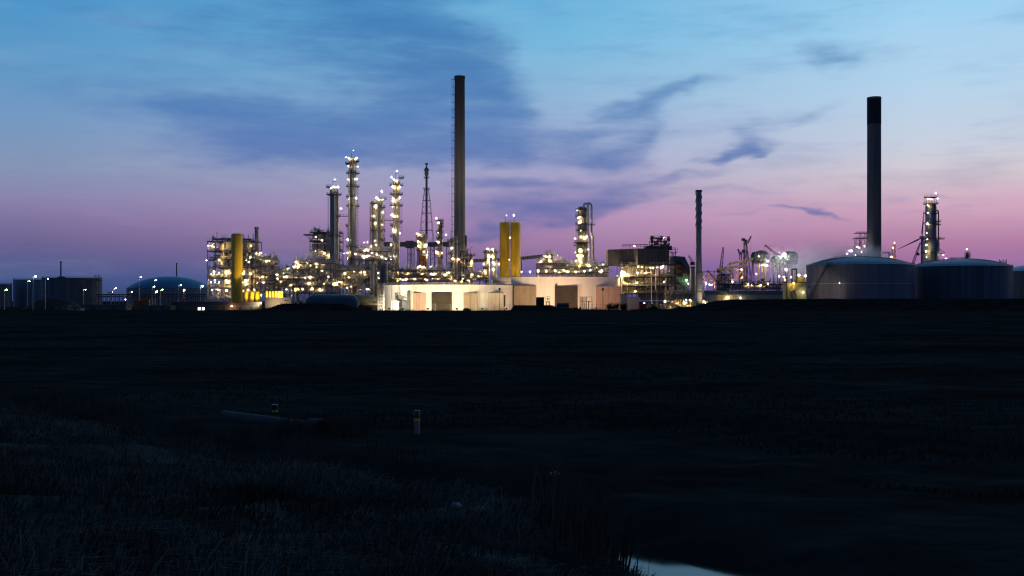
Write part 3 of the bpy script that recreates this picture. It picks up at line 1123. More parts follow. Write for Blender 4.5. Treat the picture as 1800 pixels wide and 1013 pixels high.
shed('storage_shed', 'low grey shed in front of the orange containers', 246, 300, 537, 590, 9, 'shed_wall', doors=[(262, 268, 540, 547), (284, 287, 540, 547)])
t = shed('site_office', 'long low dark office with two lit windows under a red edged roof', 301, 470, 530.5, 600, 12, 'shed_wall', cat='office building', roofh=2.0,
         doors=[(392, 396, 539, 547), (440, 444, 539, 547)], windows=[(348, 353, 540.5, 546, 'lit_window'), (355.3, 359.6, 540.5, 546, 'lit_window'), (420, 424, 540.5, 544.5, 'black_plastic')])
mb = MB()
mb.box(X(301, 600) - .35, X(470, 600) + .35, 599.6, 599.68, Z(531.6, 600), Z(530.7, 600))
mb.build('fascia', 'brick_red', t)
lamp(t, 307.4, 539.5, 598, 'sodium', .48, 0)
lamp(t, 407.3, 538.2, 598, 'sodium', .55, 0)
for i, (x0, x1, r0, lab) in enumerate(((235, 248, 528, 'orange shipping container left of its twin under the pipe rack'), (249, 262, 527.4, 'orange shipping container right of its twin under the pipe rack'))):
    t = thing('shipping_container', lab, 'container', (X((x0 + x1) / 2, 640), 641, 0), 'orange containers')
    mb = MB()
    a, b, z = X(x0, 640), X(x1, 640), Z(r0, 640)
    mb.box(a, b, 640, 642.5, .2, z)
    n = 16
    for k in range(n):
        q = a + (b - a) * (k + .25) / n
        mb.box(q, q + (b - a) / n * .5, 639.92, 640.01, .5, z - .3)
    mb.build('body', 'container_orange', t)
    mb = MB()
    mb.box(a - .1, b + .1, 639.9, 642.6, .05, .25)
    mb.build('base_frame', 'dark_steel', t)
# brown spoil heap below the dark tank
mb = MB()
hx = np.linspace(X(46, 660), X(142, 660), 34)
vs, fs = [], []
for i, a in enumerate(hx):
    q = i / 33
    hz = (Z(523.5, 660)) * (math.sin(math.pi * min(1, q * 1.0)) ** .55) * (1 + .06 * math.sin(i * 1.9))
    for j, (c, f) in enumerate(((-8, 0), (-5, .5), (-1.5, .95), (0, 1), (2, .93), (6, .45), (9, 0))):
        vs.append((a, 660 + c, hz * f - .1))
for i in range(33):
    for j in range(6):
        fs.append((i * 7 + j, i * 7 + 7 + j, i * 7 + 8 + j, i * 7 + 1 + j))
mb.add(vs, fs)
tag(mb.build('spoil_heap', 'spoil', None), 'dark reddish brown spoil heap below the dark flat topped tank', 'heap')

# ---------------------------------------------------------------- the lit process building on the left, its yellow column and vessels
D = 650
A_ = process_unit('process_building', 'open lit process building with beige panels behind the tall yellow column', 365, 449, D, 16, [424, 441, 457, 471, 489, 508, 527],
    [(366, 432), (373, 432), (376, 434), (387.5, 432), (363, 458), (368.5, 457.5), (385, 457), (371, 482), (379, 482), (385, 480), (398, 481, 'warm', .6), (371, 496), (378, 497), (386, 495.5), (401, 496, 'warm', .6),
     (373, 510), (383, 509.5), (398, 511, 'warm', .6), (441, 432), (440, 442), (440.5, 451.5), (433, 458), (437, 461), (441, 481.5), (427, 481), (427, 497), (428, 511), (436, 510)],
    seed=5, bays=6, tangle=420, pipes=16, vessels=5, verticals=18, drums=3, m='steel',
    clad=[(385, 440, 425, 441, 1.2, 'beige_cladding'), (388, 440, 443.5, 470, 2.0, 'grey_cladding'), (383, 447, 472, 527, 10, 'bund_concrete'), (364.5, 367.5, 471, 527, -.3, 'galvanised')], spread=2.5)
mb = MB()
mb.beam((X(372, D), D + 2, Z(420.5, D)), (X(440, D), D + 2, Z(420.5, D)), .9)
for i in range(9):
    x = X(372 + i * 8.5, D)
    mb.beam((x, D + 2, Z(424, D)), (x, D + 2, Z(420.5, D)), .35)
mb.build('roof_rail', 'dark_steel', A_)
lamps(A_, D + 5, [(398, 478), (398, 494), (398, 509), (376, 478), (378, 493), (382, 508), (430, 478), (432, 494), (392, 458), (392, 436)], 'warm', .62, 1)  # extra interior lamps, added to brighten the floors from behind
for q in ((387.5, 432, 404, 440, 1500), (387, 446, 404, 452, 900), (366, 433, 375, 440, 500), (441, 432, 434, 440, 600), (384, 460, 398, 462, 700)):
    spot(A_, P(q[0], q[1], D - 2.5), P(q[2], q[3], D + 2), q[4], WARM, 140)  # fill spots added to brighten the upper panels
lamps(A_, 637, [(433, 500), (434, 524)], 'warm', .45, 1)  # lamps added low to light the right side of the yellow column

def plain_stack(name, label, px, w0, w1, pt, D, m, cat='chimney', rings=(), pb=None, group=None):
    x = X(px, D)
    r0, r1 = w0 / 2 / F * D, w1 / 2 / F * D
    z = Z(pt, D)
    t = thing(name, label, cat, (x, D, 0), group)
    mb = MB()
    mb.lathe(x, D, [(r0, 0), (r1, z), (r1 * .8, z), (r1 * .78, z - 3), (.05, z - 3.05)], 28)
    mb.build('shaft', m, t)
    for row, h in rings:
        mb = MB()
        zz = Z(row, D)
        rr = r0 + (r1 - r0) * zz / z
        mb.ring(x, D, rr, rr + .25, zz - h / 2, h, n=28)
        mb.build('collar', m, t)
    return t, x, r0, r1, z
t = thing('yellow_column', 'tall plain yellow cylinder standing before the lit process building', 'column', (X(416.5, 610), 613, 0))
mb = MB()
r = 9.6 / F * 613
x = X(416.5, 613)
zt = Z(410.5, 613)
mb.lathe(x, 613, [(r, 0), (r, zt - 1.0), (r * .94, zt - .5), (r * .75, zt - .15), (.05, zt)], 32)
mb.build('shell', 'yellow_paint', t)
mb = MB()
mb.ring(x, 613, r, r + .12, zt - 1.4, .25, n=32)
mb.ring(x, 613, r, r + .4, .1, .5, n=32)
mb.build('flange', 'yellow_paint', t)
plain_stack('chimney', 'slim grey chimney rising behind the lit process building', 451, 8.6, 6.2, 399.5, 680, 'concrete', rings=[(401, 1.2), (408, .5), (435, .5), (441, .5)])
t = thing('mast', 'black mast at the right corner of the lit process building', 'mast', (X(443.5, 640), 640, 0))
mb = MB()
mb.lattice((X(443.5, 640), 640, 0), (X(443.5, 640), 640, Z(432, 640)), .9, .7, .12, 20)
mb.build('pole', 'dark_steel', t)
for i, (px, lab) in enumerate(((432, 'dull yellow upright vessel, nearest the tall yellow column'), (442.5, 'yellow upright vessel between its two twins'), (452.3, 'bright yellow upright vessel farthest from the tall yellow column'))):
    t = thing('upright_vessel', lab, 'vessel', (X(px, 604), 604, 0), 'three yellow upright vessels')
    mb = MB()
    r, x, z = 4.6 / F * 604, X(px, 604), Z(512.5, 604)
    mb.lathe(x, 604, [(r, 0), (r, z - .8), (r * .8, z - .25), (.05, z)], 22)
    mb.build('shell', 'yellow_paint', t)
    mb = MB()
    mb.tube((x, 604, z - .1), (x, 604, z + .9), .25, 8)
    mb.ring(x, 604, 0.05, .45, z + .8, .15, n=10)
    mb.build('nozzle', 'dark_steel', t)
t = thing('lamp_post', 'short post with a warm lamp beside the yellow upright vessels', 'lamp post', (X(459, 598), 598, 0))
mb = MB()
mb.tube((X(459, 598), 598, 0), (X(459, 598), 598, Z(519, 598)), .12, 6)
mb.build('pole', 'galvanised', t)
lamp(t, 459.6, 519, 598, 'warm', .26, 0)
spot(t, (X(459, 598), 597, 3.5), (X(418, 610), 608, 12), 12000, (1, .74, .40), 110)  # this spot and the next are added to light yellow column and vessels
spot(t, (X(459, 598), 596, 3.0), (X(430, 604), 602, 3), 900, (1, .74, .40), 140)
process_unit('process_unit', 'lit pipework block with short silo right of the slim chimney', 450, 482, 655, 14, [456, 468, 484, 498, 513],
    [(456, 446, 'warm', .4), (451, 446, 'warm', .35), (459.5, 445, 'white'), (470, 458), (474.5, 459), (468, 460), (475, 479.5), (457, 488), (450, 487), (462, 487), (447, 510), (452, 498), (463, 497)],
    seed=8, bays=4, tangle=260, pipes=12, vessels=3, verticals=14, drums=2)
# the rack of yellow cylinders on its white wall
t = thing('cylinder_rack', 'row of yellow cylinders in a rack behind the pale low wall', 'cylinder rack', (X(482, 602), 602, 0))
for i in range(6):
    mb = MB()
    x = X(468.5 + i * 5.2, 602)
    r = 2.5 / F * 602
    z = Z(512, 602)
    mb.lathe(x, 602, [(r, Z(530, 602)), (r, z - .4), (r * .7, z - .1), (.05, z)], 14)
    mb.build('cylinder', 'yellow_paint', t)
mb = MB()
mb.box(X(466, 602), X(497, 602), 601.2, 603, 0, Z(529.8, 602))
mb.build('base', 'concrete', t)
t = thing('boundary_wall', 'pale low wall of panels in front of the yellow cylinders', 'wall', (X(489, 594), 594, 0))
mb = MB()
for i in range(5):
    a, b = X(466 + i * 9.3, 594), X(466 + (i + 1) * 9.3, 594) - .06
    mb.box(a, b, 594, 594.4, -.2, Z(523 - (.4 if i == 1 else 0), 594))
mb.build('wall', 'bund_concrete', t)
mb = MB()
mb.box(X(500, 593.9), X(506, 593.9), 593.8, 594, Z(529, 594), Z(527.5, 594))
mb.build('vent', 'dark_steel', t)
spot(t, (X(480, 586), 587, 3.5), (X(488, 594), 594, 3), 2600, (1, .75, .42), 130)
spot(t, (X(505, 596), 597, 7), (X(417, 612), 612, 21), 46000, (1, .76, .42), 62)  # unseen spot without a fixture, added to light the yellow column

# ---------------------------------------------------------------- the big lit unit left of the columns
process_unit('process_unit', 'wide dense lit pipe structure left of the slim blue column', 516, 590, 650, 20, [463, 474, 489, 503, 515],
    [(521, 461, 'warm', .4), (524.5, 464.5), (516.6, 469.5, 'warm', .4), (524, 469.5, 'warm', .36), (556, 464), (567, 463.5, 'warm', .4), (557, 470.6, 'warm', .36), (564, 470.6, 'warm', .4), (566.7, 476), (520, 487, 'warm', .4),
     (532, 487, 'warm', .6), (536, 489, 'warm', .4), (545, 488, 'warm', .4), (568, 487, 'warm', .4), (577, 487), (512, 501.6), (543.5, 498.5, 'warm', .36), (519, 509, 'warm', .36), (524, 509), (532, 508.7, 'warm', .36), (545, 510, 'warm', .45), (549, 508, 'warm', .36),
     (576, 509, 'warm', .36), (562, 509), (570, 499), (588.5, 499.5, 'warm', .8), (595.6, 496), (540, 463), (533, 466), (546, 467)],
    seed=12, bays=8, tangle=900, pipes=24, vessels=6, verticals=26, drums=4)
process_unit('pipe_rack', 'lower lit pipe rack joining the lit process building to the dense structure', 482, 516, 655, 10, [482, 491, 502],
    [(486.8, 483, 'white'), (492, 482.6, 'white'), (498, 482), (506, 482.5), (503, 487, 'warm', .4), (499.6, 487), (488, 490), (511.5, 501.5), (494, 495), (504, 509), (512, 512)],
    seed=14, bays=5, tangle=320, pipes=18, vessels=2, verticals=10, drums=1, cat='pipe rack')
t = thing('vapour_pipe', 'dark looped overhead pipe above the lower lit pipe rack', 'pipe', (X(508, 660), 660, 0))
mb = MB()
x0, x1 = X(502.5, 660), X(514, 660)
mb.path([(x0, 660, Z(489, 660)), (x0, 660, Z(471.5, 660)), (x0 + .7, 660, Z(469, 660)), (x1 - .8, 660, Z(468, 660)), (x1, 660, Z(470.5, 660)), (x1, 660, Z(489, 660))], .55, 8)
mb.build('pipe', 'dark_steel', t)
lamp(t, 503.5, 472.6, 657, 'white', .24, 0)
lamp(t, 506.8, 472.4, 657, 'white', .24, 0)
# reactor building with the jib
D = 690
t = process_unit('reactor_building', 'boxy reactor building with a roof jib behind the slim blue column', 545, 597, D, 14, [408, 424, 440, 456],
    [(555.4, 416.5, 'white', .26), (558, 415, 'white', .26), (565.6, 422.5, 'warm', .5), (555, 441.5), (558, 440.7), (560, 440.2), (570, 445.5, 'warm', .45), (577, 446, 'warm', .55), (581, 448, 'warm', .4)],
    seed=16, bays=4, tangle=160, pipes=6, vessels=2, verticals=8, drums=1, m='dark_steel', cat='process building',
    clad=[(547, 572, 411, 425, 3, 'grey_cladding'), (547, 572, 428, 449, 2.4, 'beige_cladding'), (573, 580, 409, 448, -.3, 'beige_cladding'), (591, 597, 409, 450, -.3, 'beige_cladding')])
mb = MB()
mb.beam((X(534.5, D), D + 1, Z(413, D)), (X(548, D), D + 1, Z(413, D)), 1.0)
mb.beam((X(546, D), D + 1, Z(423, D)), (X(538, D), D + 1, Z(414, D)), .3)
mb.box(X(533, D), X(536, D), D, D + 2.4, Z(413.6, D), Z(412.2, D))
mb.build('jib', 'dark_steel', t)
mb = MB()
mb.lathe(X(557.5, D), D + 5, [(1.1, Z(408, D)), (1.3, Z(404, D)), (.9, Z(402, D)), (.05, Z(401.3, D))], 12)
mb.build('vent', 'dark_steel', t)

for x0, x1, D, rows, sd, lab, lp in ((455, 560, 700, [478, 492, 508], 101, 'rear row of pipework seen through the lower lit pipe rack', [(470, 495), (497, 500), (507, 494), (528, 497), (540, 505), (486, 505)]),
                                 (585, 690, 705, [470, 484, 498], 102, 'rear row of pipework seen between the tall columns', [(600, 474), (618, 490), (632, 472), (652, 474), (668, 468), (682, 474), (690, 470)])):
    process_unit('process_unit', lab, x0, x1, D, 18, rows, lp + [(p_[0] + 5, p_[1] + 9) for p_ in lp], seed=sd, bays=9, tangle=420, pipes=14, vessels=7, verticals=14, drums=6)
# ---------------------------------------------------------------- the tall columns
D = 680
c1 = process_column('process_column', 'dark blue column with lamps only round its head, first of the tall columns', 586, 14.6, 330, D, 'blue_shell',
    plats=[(341.5, 100, 440, 2.4), (328.5, 150, 260, 2.6), (415, 200, 340, 1.2), (380, 300, 420, 1.4)],
    lamp_pts=[(585.6, 328, 'warm', .42), (588.5, 330, 'warm', .36), (594, 329, 'white', .34), (582, 331), (588.8, 315.6, 'white', .34)],
    pipes=[(7.6, 343, 500, .5), (2.5, 345, 500, .35)], ladder=[(-1, 341, 500)], seed=21)
c2 = process_column('process_column', 'tallest lit column ringed with platforms and lamps', 619, 13.6, 277, D + 8,
    plats=[(287, 120, 260, 2.6), (283, 280, 420, 1.8), (304, 100, 440, 2.0), (327.5, 100, 440, 2.0), (345.6, 110, 300, 1.9), (362, 100, 440, 2.0), (397, 130, 230, 2.2), (434, 120, 420, 2.2), (456, 100, 440, 2.0)],
    lamp_pts=[(613, 278.4, 'warm', .38), (626.6, 278.4, 'warm', .36), (612.4, 291.8, 'warm', .36), (628.4, 292.7, 'white'), (612.4, 315.8, 'warm', .42), (627, 315, 'white'), (613.3, 334, 'warm', .38), (613, 338), (612.4, 350.8, 'warm', .42), (626.6, 348.6, 'white'),
               (613.3, 368, 'warm', .38), (613, 373), (611, 421.8, 'white', .34), (621.3, 264.8, 'white', .36), (608, 277, 'white', .22), (611, 444.5, 'warm', .42), (614, 449, 'warm', .36), (626, 446.5, 'warm', .36)],
    pipes=[(-5.2, 300, 480, .55), (1.5, 296, 480, .4), (4.5, 300, 480, .4)], ladder=[(1, 362, 470), (1, 327, 362), (-1, 470, 397)], seed=22)
t = thing('column_walkway', 'gangway linking the dark blue column with the tallest column', 'walkway', P(604, 379, D + 8))
mb = MB()
z = Z(380, D + 8)
mb.box(X(592, D + 8), X(613, D + 8), D + 11, D + 13, z, z + .25)
mb.rail([(X(592, D + 8), D + 11, z + .25), (X(613, D + 8), D + 11, z + .25)], 1.2, .07)
mb.build('deck', 'dark_steel', t)
lamp(t, 599.6, 366.8, D + 11, 'white', .36, 4)
process_column('process_column', 'left one of a close pair of columns, with a bent silver pipe', 658, 9.6, 353, D + 6,
    plats=[(358, 180, 350, 1.4), (405, 200, 350, 1.2), (388, 180, 300, 1.2)], lamp_pts=[(660.4, 362, 'warm', .48), (657, 380, 'warm', .52), (660, 392.7, 'warm', .42), (662, 348, 'warm', .42), (659.5, 423), (652.4, 433.6)],
    pipes=[(-7.0, 355, 440, .7)], ladder=[], davit=False, seed=23)
process_column('process_column', 'right one of a close pair of columns, topped by a small davit', 668, 9.2, 350, D,
    plats=[(349.5, 270, 400, 2.4), (364, 270, 440, 1.8), (406, 280, 440, 1.6), (422, 270, 430, 1.4)], lamp_pts=[(673, 351, 'white'), (666, 351, 'warm', .4), (673, 373.5, 'white'), (671, 337, 'white', .34), (661, 431), (672, 395)],
    pipes=[(5.2, 366, 445, .4)], ladder=[(1, 364, 440)], seed=24)
process_column('process_column', 'lit column with many lamps beside the close pair', 696, 12.4, 316, D,
    plats=[(325, 120, 420, 2.4), (341, 100, 440, 2.2), (361, 100, 440, 2.2), (390, 280, 440, 2.0), (396, 120, 240, 2.0), (415, 110, 260, 2.0), (312, 300, 400, 2.8), (440, 100, 300, 1.8)],
    lamp_pts=[(688, 312, 'white', .36), (693, 316, 'warm', .4), (698, 318, 'warm', .34), (690, 328, 'warm', .34), (703, 329), (690.6, 349.5, 'warm', .46), (690.8, 353, 'warm', .36), (702.5, 347.7, 'white'), (690, 363.7, 'warm', .38), (689, 378.3, 'warm', .5), (692, 380, 'warm', .36), (701, 377.6),
               (691.5, 404, 'warm', .46), (692, 408, 'warm', .36), (697.7, 301.2, 'white', .36), (703, 410.5, 'white', .42), (687.7, 430.5, 'warm', .36), (687.7, 450.5, 'warm', .36), (687.6, 456)],
    pipes=[(2.5, 345, 480, .4), (5.0, 345, 480, .5)], ladder=[(1, 361, 415)], seed=25)
t = thing('column_walkway', 'gangway between the close pair of columns and the many lamped column', 'walkway', P(684, 387, D))
mb = MB()
z = Z(387.5, D)
mb.box(X(673, D), X(692, D), D + 2, D + 4, z, z + .25)
mb.rail([(X(673, D), D + 2, z + .25), (X(692, D), D + 2, z + .25)], 1.2, .07)
mb.build('deck', 'dark_steel', t)
process_unit('process_unit', 'lit deck and pipework at the foot of the close pair of columns', 626, 690, 664, 14, [442, 457, 472, 489, 507],
    [(640, 426.5, 'white'), (646, 426, 'white'), (640.6, 441, 'warm', .38), (644, 440, 'warm', .38), (647, 441), (654, 445, 'warm', .42), (637.4, 450.5, 'warm', .4), (640, 452, 'warm', .42), (644.5, 451, 'warm', .5), (648, 450, 'warm', .42), (662.7, 447.4, 'warm', .42), (671, 452, 'warm', .45), (678, 455, 'white'),
     (657.7, 462.4), (633.5, 490, 'warm', .45), (640.6, 479, 'warm', .4), (665, 480), (665.5, 489), (644.5, 508, 'warm', .45), (648, 509), (626, 447)],
    seed=31, bays=6, tangle=460, pipes=16, vessels=3, verticals=12, drums=4)
process_unit('process_unit', 'low lit pipework between the dense structure and the close pair', 596, 628, 660, 14, [476, 489, 503],
    [(605, 445.6, 'white', .24), (610.6, 455), (599, 482), (606.6, 481, 'warm', .32), (603.5, 486, 'warm', .32), (613, 488, 'warm', .34), (622.4, 477, 'warm', .42), (617, 504), (600, 497), (610, 506)],
    seed=33, bays=4, tangle=300, pipes=14, vessels=2, verticals=8, drums=2)
for px, lab in ((656.5, 'dark blue upright drum under the lit deck, left of two'), (675, 'dark blue upright drum under the lit deck, right of two')):
    t = thing('upright_drum', lab, 'vessel', (X(px, 642), 642, 0), 'dark upright drums')
    r, x, z = 6.2 / F * 642, X(px, 642), Z(463, 642)
    mb = MB()
    mb.lathe(x, 642, [(r, Z(505, 642)), (r, z - .6), (r * .7, z - .1), (.05, z)], 22)
    mb.lathe(x, 642, [(r * .45, Z(518, 642)), (r, Z(505, 642))], 22)
    mb.build('shell', 'drum_shell', t)
    for a in (.8, 2.4, 3.9, 5.4):
        mb = MB()
        q, w_ = x + r * .9 * math.cos(a), 642 + r * .9 * math.sin(a)
        mb.beam((q, w_, 0), (q, w_, Z(500, 642)), .5)
        mb.build('leg', 'dark_steel', t)
t = thing('overhead_gallery', 'dark enclosed gallery crossing high behind the columns', 'conveyor gallery', (X(740, 760), 760, 0))
mb = MB()
mb.box(X(674, 760), X(803, 760), 760, 764, Z(433.5, 760), Z(425.5, 760))
mb.box(X(713, 760), X(728, 760), 758.5, 765, Z(436, 760), Z(423.5, 760))
mb.build('body', 'teal_cladding', t)
for px in (720, 724, 690, 760, 788):
    mb = MB()
    mb.lattice((X(px, 760), 762, 0), (X(px, 760), 762, Z(434, 760)), 3.0, 3.0, .18, 8)
    mb.build('trestle', 'dark_steel', t)

# flare stack in its derrick
D = 735
x = X(749.8, D)
t = thing('flare_stack', 'dark slim flare stack held in an open lattice derrick', 'flare stack', (x, D, 0))
mb = MB()
z1, z2, z3, z4 = Z(333, D), Z(309, D), Z(296, D), Z(291, D)
mb.lathe(x, D, [(.95, 0), (.8, z1), (.8, z2), (1.2, z2 + .1), (1.45, z2 + 1), (1.45, z3 - .6), (1.2, z3), (.55, z3 + .8), (.5, z4), (1.15, z4 + 1.0), (1.0, Z(287, D)), (.6, Z(287, D) - .2), (.05, z4)], 16)
mb.build('pipe', 'blue_shell', t)
mb = MB()
levels = [(333, 2.6), (352.5, 5.0), (375, 6.6), (405, 8.6), (440, 11.0), (470, 13.5)]
for (ra, wa), (rb, wb) in zip(levels, levels[1:]):
    mb.lattice((x, D, Z(rb, D)), (x, D, Z(ra, D)), wb, wa, .13, 2)
    mb.box(x - wa / 2 - .4, x + wa / 2 + .4, D - .3, D + .3, Z(ra, D) - .12, Z(ra, D) + .12)
mb.build('derrick', 'dark_steel', t)
for row, rr in ((313.5, 2.0), (333, 2.4), (300, 1.9)):
    mb = MB()
    mb.ring(x, D, .8, rr, Z(row, D), .2, n=14)
    mb.ringrail(x, D, rr, Z(row, D), 0, 6.283, 8, 1.1, .06)
    mb.build('platform', 'dark_steel', t)

process_column('process_column', 'stout rust footed column with lamps before the flare stack', 743, 17, 410, 690, 'column_shell',
    plats=[(417, 120, 260, 1.6), (424, 110, 260, 1.8), (440, 100, 330, 1.4), (448, 280, 430, 1.2)], lamp_pts=[(733, 411, 'warm', .38), (736, 412, 'warm', .36), (734.5, 425, 'warm', .48), (736, 433, 'warm', .48), (748.7, 431.6, 'warm', .4), (745.5, 442.6, 'warm', .5), (749, 453, 'warm', .4), (751, 449)],
    pipes=[(-9.5, 414, 470, .4)], ladder=[(-1, 440, 412)], seed=41, bands=(440,), davit=False)
t = thing('rusty_drum', 'rusty brown reactor drum at the foot of the stout column', 'vessel', (X(743, 688), 688, 0))
mb = MB()
r = 6.4 / F * 688
mb.lathe(X(743, 686), 686, [(r * .6, 0), (r, Z(475, 686)), (r, Z(452, 686)), (r * 1.1, Z(450, 686)), (.1, Z(449.5, 686))], 18)
mb.build('shell', 'rust', t)
process_column('process_column', 'slim column of stacked platforms left of the big grey chimney', 772.5, 7.0, 385, 700, 'column_shell',
    plats=[(388, 200, 420, 1.6), (393, 250, 440, 1.5), (399, 250, 440, 1.5), (408, 110, 430, 1.4), (419, 110, 420, 1.3), (428, 110, 430, 1.3), (440, 110, 300, 1.2), (452, 200, 420, 1.2)],
    lamp_pts=[(767, 384, 'white', .4), (770, 392), (770, 409.5), (768, 425, 'warm', .42), (770.5, 426, 'warm', .36), (767, 443, 'warm', .4), (767.5, 446, 'warm', .36), (777, 445)], pipes=[(4.5, 395, 470, .35)], seed=42, davit=False)
process_column('process_column', 'left of two short lit columns against the big grey chimney', 793.5, 7.4, 418, 690, 'column_shell',
    plats=[(424, 100, 300, 1.8), (446, 110, 330, 1.2), (464, 110, 330, 1.2)], lamp_pts=[(794, 424, 'warm', .42), (794, 436, 'warm', .36), (796, 455, 'warm', .36), (796, 452), (784, 413, 'white'), (795.5, 446)], pipes=[(3.0, 428, 490, .4)], seed=43)
process_column('process_column', 'right of two short lit columns against the big grey chimney', 801.5, 6.4, 415, 693, 'column_shell',
    plats=[(420, 200, 440, 1.5), (430, 250, 440, 1.2)], lamp_pts=[(806.4, 456, 'warm', .38), (800, 430)], pipes=[(-2.5, 425, 490, .35)], seed=44)

# ---------------------------------------------------------------- the tallest chimney
D = 720
t, x, r0, r1, zt = plain_stack('chimney', 'tallest grey concrete chimney with a ladder down its left side', 808, 20.6, 18.0, 135.5, D, 'dark_top_concrete', rings=[(136.5, 1.6)])
mb = MB()
for k in range(26):
    zz = Z(140 + k * 13.4, D)
    rr = r0 + (r1 - r0) * zz / zt
    mb.box(x - rr - 2.0, x - rr, D - .5, D + .5, zz, zz + .15)
for s_ in (-.4, .4):
    mb.tube((x - r0 - .9, D + s_, 4), (x - r1 - .9, D + s_, zt - 1), .12, 4)
mb.tube((x - r0 - 1.8, D, 6), (x - r1 - 1.8, D, zt - 1), .10, 4)
mb.build('ladder', 'dark_steel', t)
for off in (-.62, -.25, .12, .5):
    mb = MB()
    a0 = -math.pi / 2 + off
    mb.beam((x + (r0 + .1) * math.cos(a0), D + (r0 + .1) * math.sin(a0), 3), (x + (r1 + .1) * math.cos(a0), D + (r1 + .1) * math.sin(a0), zt - 3), .35)
    mb.build('seam', 'dark_concrete', t)
t2 = thing('flue_pipe', 'black upright flue against the right side of the tallest chimney', 'pipe', (X(819.4, D), D - 2, 0))
mb = MB()
mb.tube((X(819.4, D), D - 2, 0), (X(819.4, D), D - 2, Z(414.5, D)), .55, 10)
mb.build('pipe', 'black_band', t2)
process_unit('process_unit', 'small dark pipework tower at the right foot of the tallest chimney', 809, 821, 700, 8, [442, 456, 470, 486], [(813.5, 483, 'warm', .5), (811, 495, 'warm', .45), (814, 490), (818, 493, 'warm', .36)], seed=46, bays=2, tangle=120, pipes=3, vessels=1, verticals=5, drums=0, m='dark_steel')
# long air cooler bank behind the left white tank
t = process_unit('air_cooler_bank', 'long low bank of lit air coolers above the left white tank', 680, 796, 672, 14, [476, 487.5, 494],
    [(689.6, 480.6, 'warm', .48), (717, 480.6, 'warm', .48), (742.4, 480.6, 'warm', .48), (758, 482), (762, 482.5, 'warm', .4), (766, 481.5), (782.7, 483.7, 'warm', .42), (789, 479.5, 'warm', .4), (793.4, 489, 'warm', .4), (800, 494, 'warm', .42),
     (699, 494.5), (704.5, 491, 'warm', .5), (708, 492, 'warm', .4), (714, 491, 'warm', .55), (729, 491, 'warm', .55), (740, 492, 'warm', .45), (748, 491.6, 'warm', .5), (751, 493, 'warm', .4), (761, 491, 'warm', .5), (770, 491, 'warm', .5), (736, 469.5, 'warm', .4), (738.5, 468, 'warm', .42), (744, 470, 'warm', .36), (757.4, 468.4, 'white', .28)],
    seed=50, bays=9, tangle=420, pipes=14, vessels=3, verticals=8, drums=6, cat='air cooler', spread=3)
for i in range(7):
    mb = MB()
    xc = X(688 + i * 15.8, 676)
    mb.lathe(xc, 680, [(2.4, Z(476, 676)), (2.4, Z(473.5, 676)), (2.1, Z(473.5, 676)), (2.1, Z(475, 676))], 16)
    mb.build('fan_ring', 'grating', t)
process_unit('process_unit', 'lit pipework low between the tallest chimney and the yellow silos', 818, 850, 690, 10, [483, 492],
    [(828, 484), (830, 483, 'warm', .45), (838, 488.5, 'warm', .5), (835, 490, 'warm', .36), (845.4, 483, 'warm', .45), (823, 493, 'warm', .4), (826, 489, 'warm', .4), (841, 486)], seed=52, bays=4, tangle=160, pipes=8, vessels=2, verticals=6, drums=1)
process_column('process_column', 'short column with a forked dark head right of the tallest chimney', 828.5, 7.4, 446, 705, 'column_shell', plats=[(449, 100, 440, 1.4), (470, 100, 440, 1.0)], lamp_pts=[(828.5, 462.4, 'warm', .5), (828.5, 459)], pipes=[(3, 452, 490, .35)], seed=53)
for px, lab, q in ((856.5, 'left of two stubby lit columns beside the yellow silos', 0), (868.5, 'right of two stubby lit columns beside the yellow silos', 1)):
    process_column('process_column', lab, px, 9.0, 437.5, 695 + q * 3, 'column_shell', plats=[(444, 100, 440, 1.4), (458, 100, 440, 1.2), (472, 100, 300, 1.2)],
        lamp_pts=[[(857, 437, 'white', .26), (859, 449.8, 'warm', .42), (858.5, 458, 'warm', .5), (850, 464.5, 'warm', .36), (849, 477.4, 'warm', .36), (852, 478, 'warm', .4)],
                  [(865.6, 438.7, 'warm', .48), (866, 451, 'warm', .48), (867, 462, 'warm', .45), (867, 473.5, 'warm', .48), (876.7, 464.5, 'warm', .36), (863, 452)]][q], pipes=[(-4.8 + 9 * q, 442, 490, .3)], seed=54 + q, davit=False, group='stubby lit columns')

# ---------------------------------------------------------------- yellow twin silos
for q, (px, lab) in enumerate(((887, 'left yellow silo of the tall pair behind the white tanks'), (906, 'right yellow silo of the tall pair behind the white tanks'))):
    D = 708
    r, x, zt = 9.0 / F * D, X(px, D), Z(391, D)
    t = thing('yellow_silo', lab, 'silo', (x, D, 0), 'yellow twin silos')
    mb = MB()
    mb.lathe(x, D, [(r, 0), (r, zt - .8), (r * .93, zt - .25), (r * .7, zt - .02), (.05, zt)], 32)
    mb.build('shell', 'yellow_paint', t)
    mb = MB()
    sx_ = 1 if q == 0 else -1
    mb.box(x + (0 if q == 0 else -r), x + (r if q == 0 else 0), D - 1.2, D + 1.2, zt + .02, zt + .2)
    mb.rail([(x + (0 if q == 0 else -r), D - 1.2, zt + .2), (x + (r if q == 0 else 0), D - 1.2, zt + .2)], 1.3, .08)
    mb.tube((x + sx_ * r * .2, D, zt), (x + sx_ * r * .2, D, zt + 4.6), .10, 5)
    mb.build('top_platform', 'dark_steel', t)
    lamp(t, px + (3.2 if q == 0 else -3.0), 379, D, 'white', .34, 0)
t = thing('ladder_tower', 'thin ladder with two lamps in the gap between the yellow silos', 'ladder', (X(896.5, 702), 702, 0))
mb = MB()
mb.lattice((X(896.5, 702), 702, 0), (X(896.5, 702), 702, Z(394, 702)), .8, .8, .09, 26)
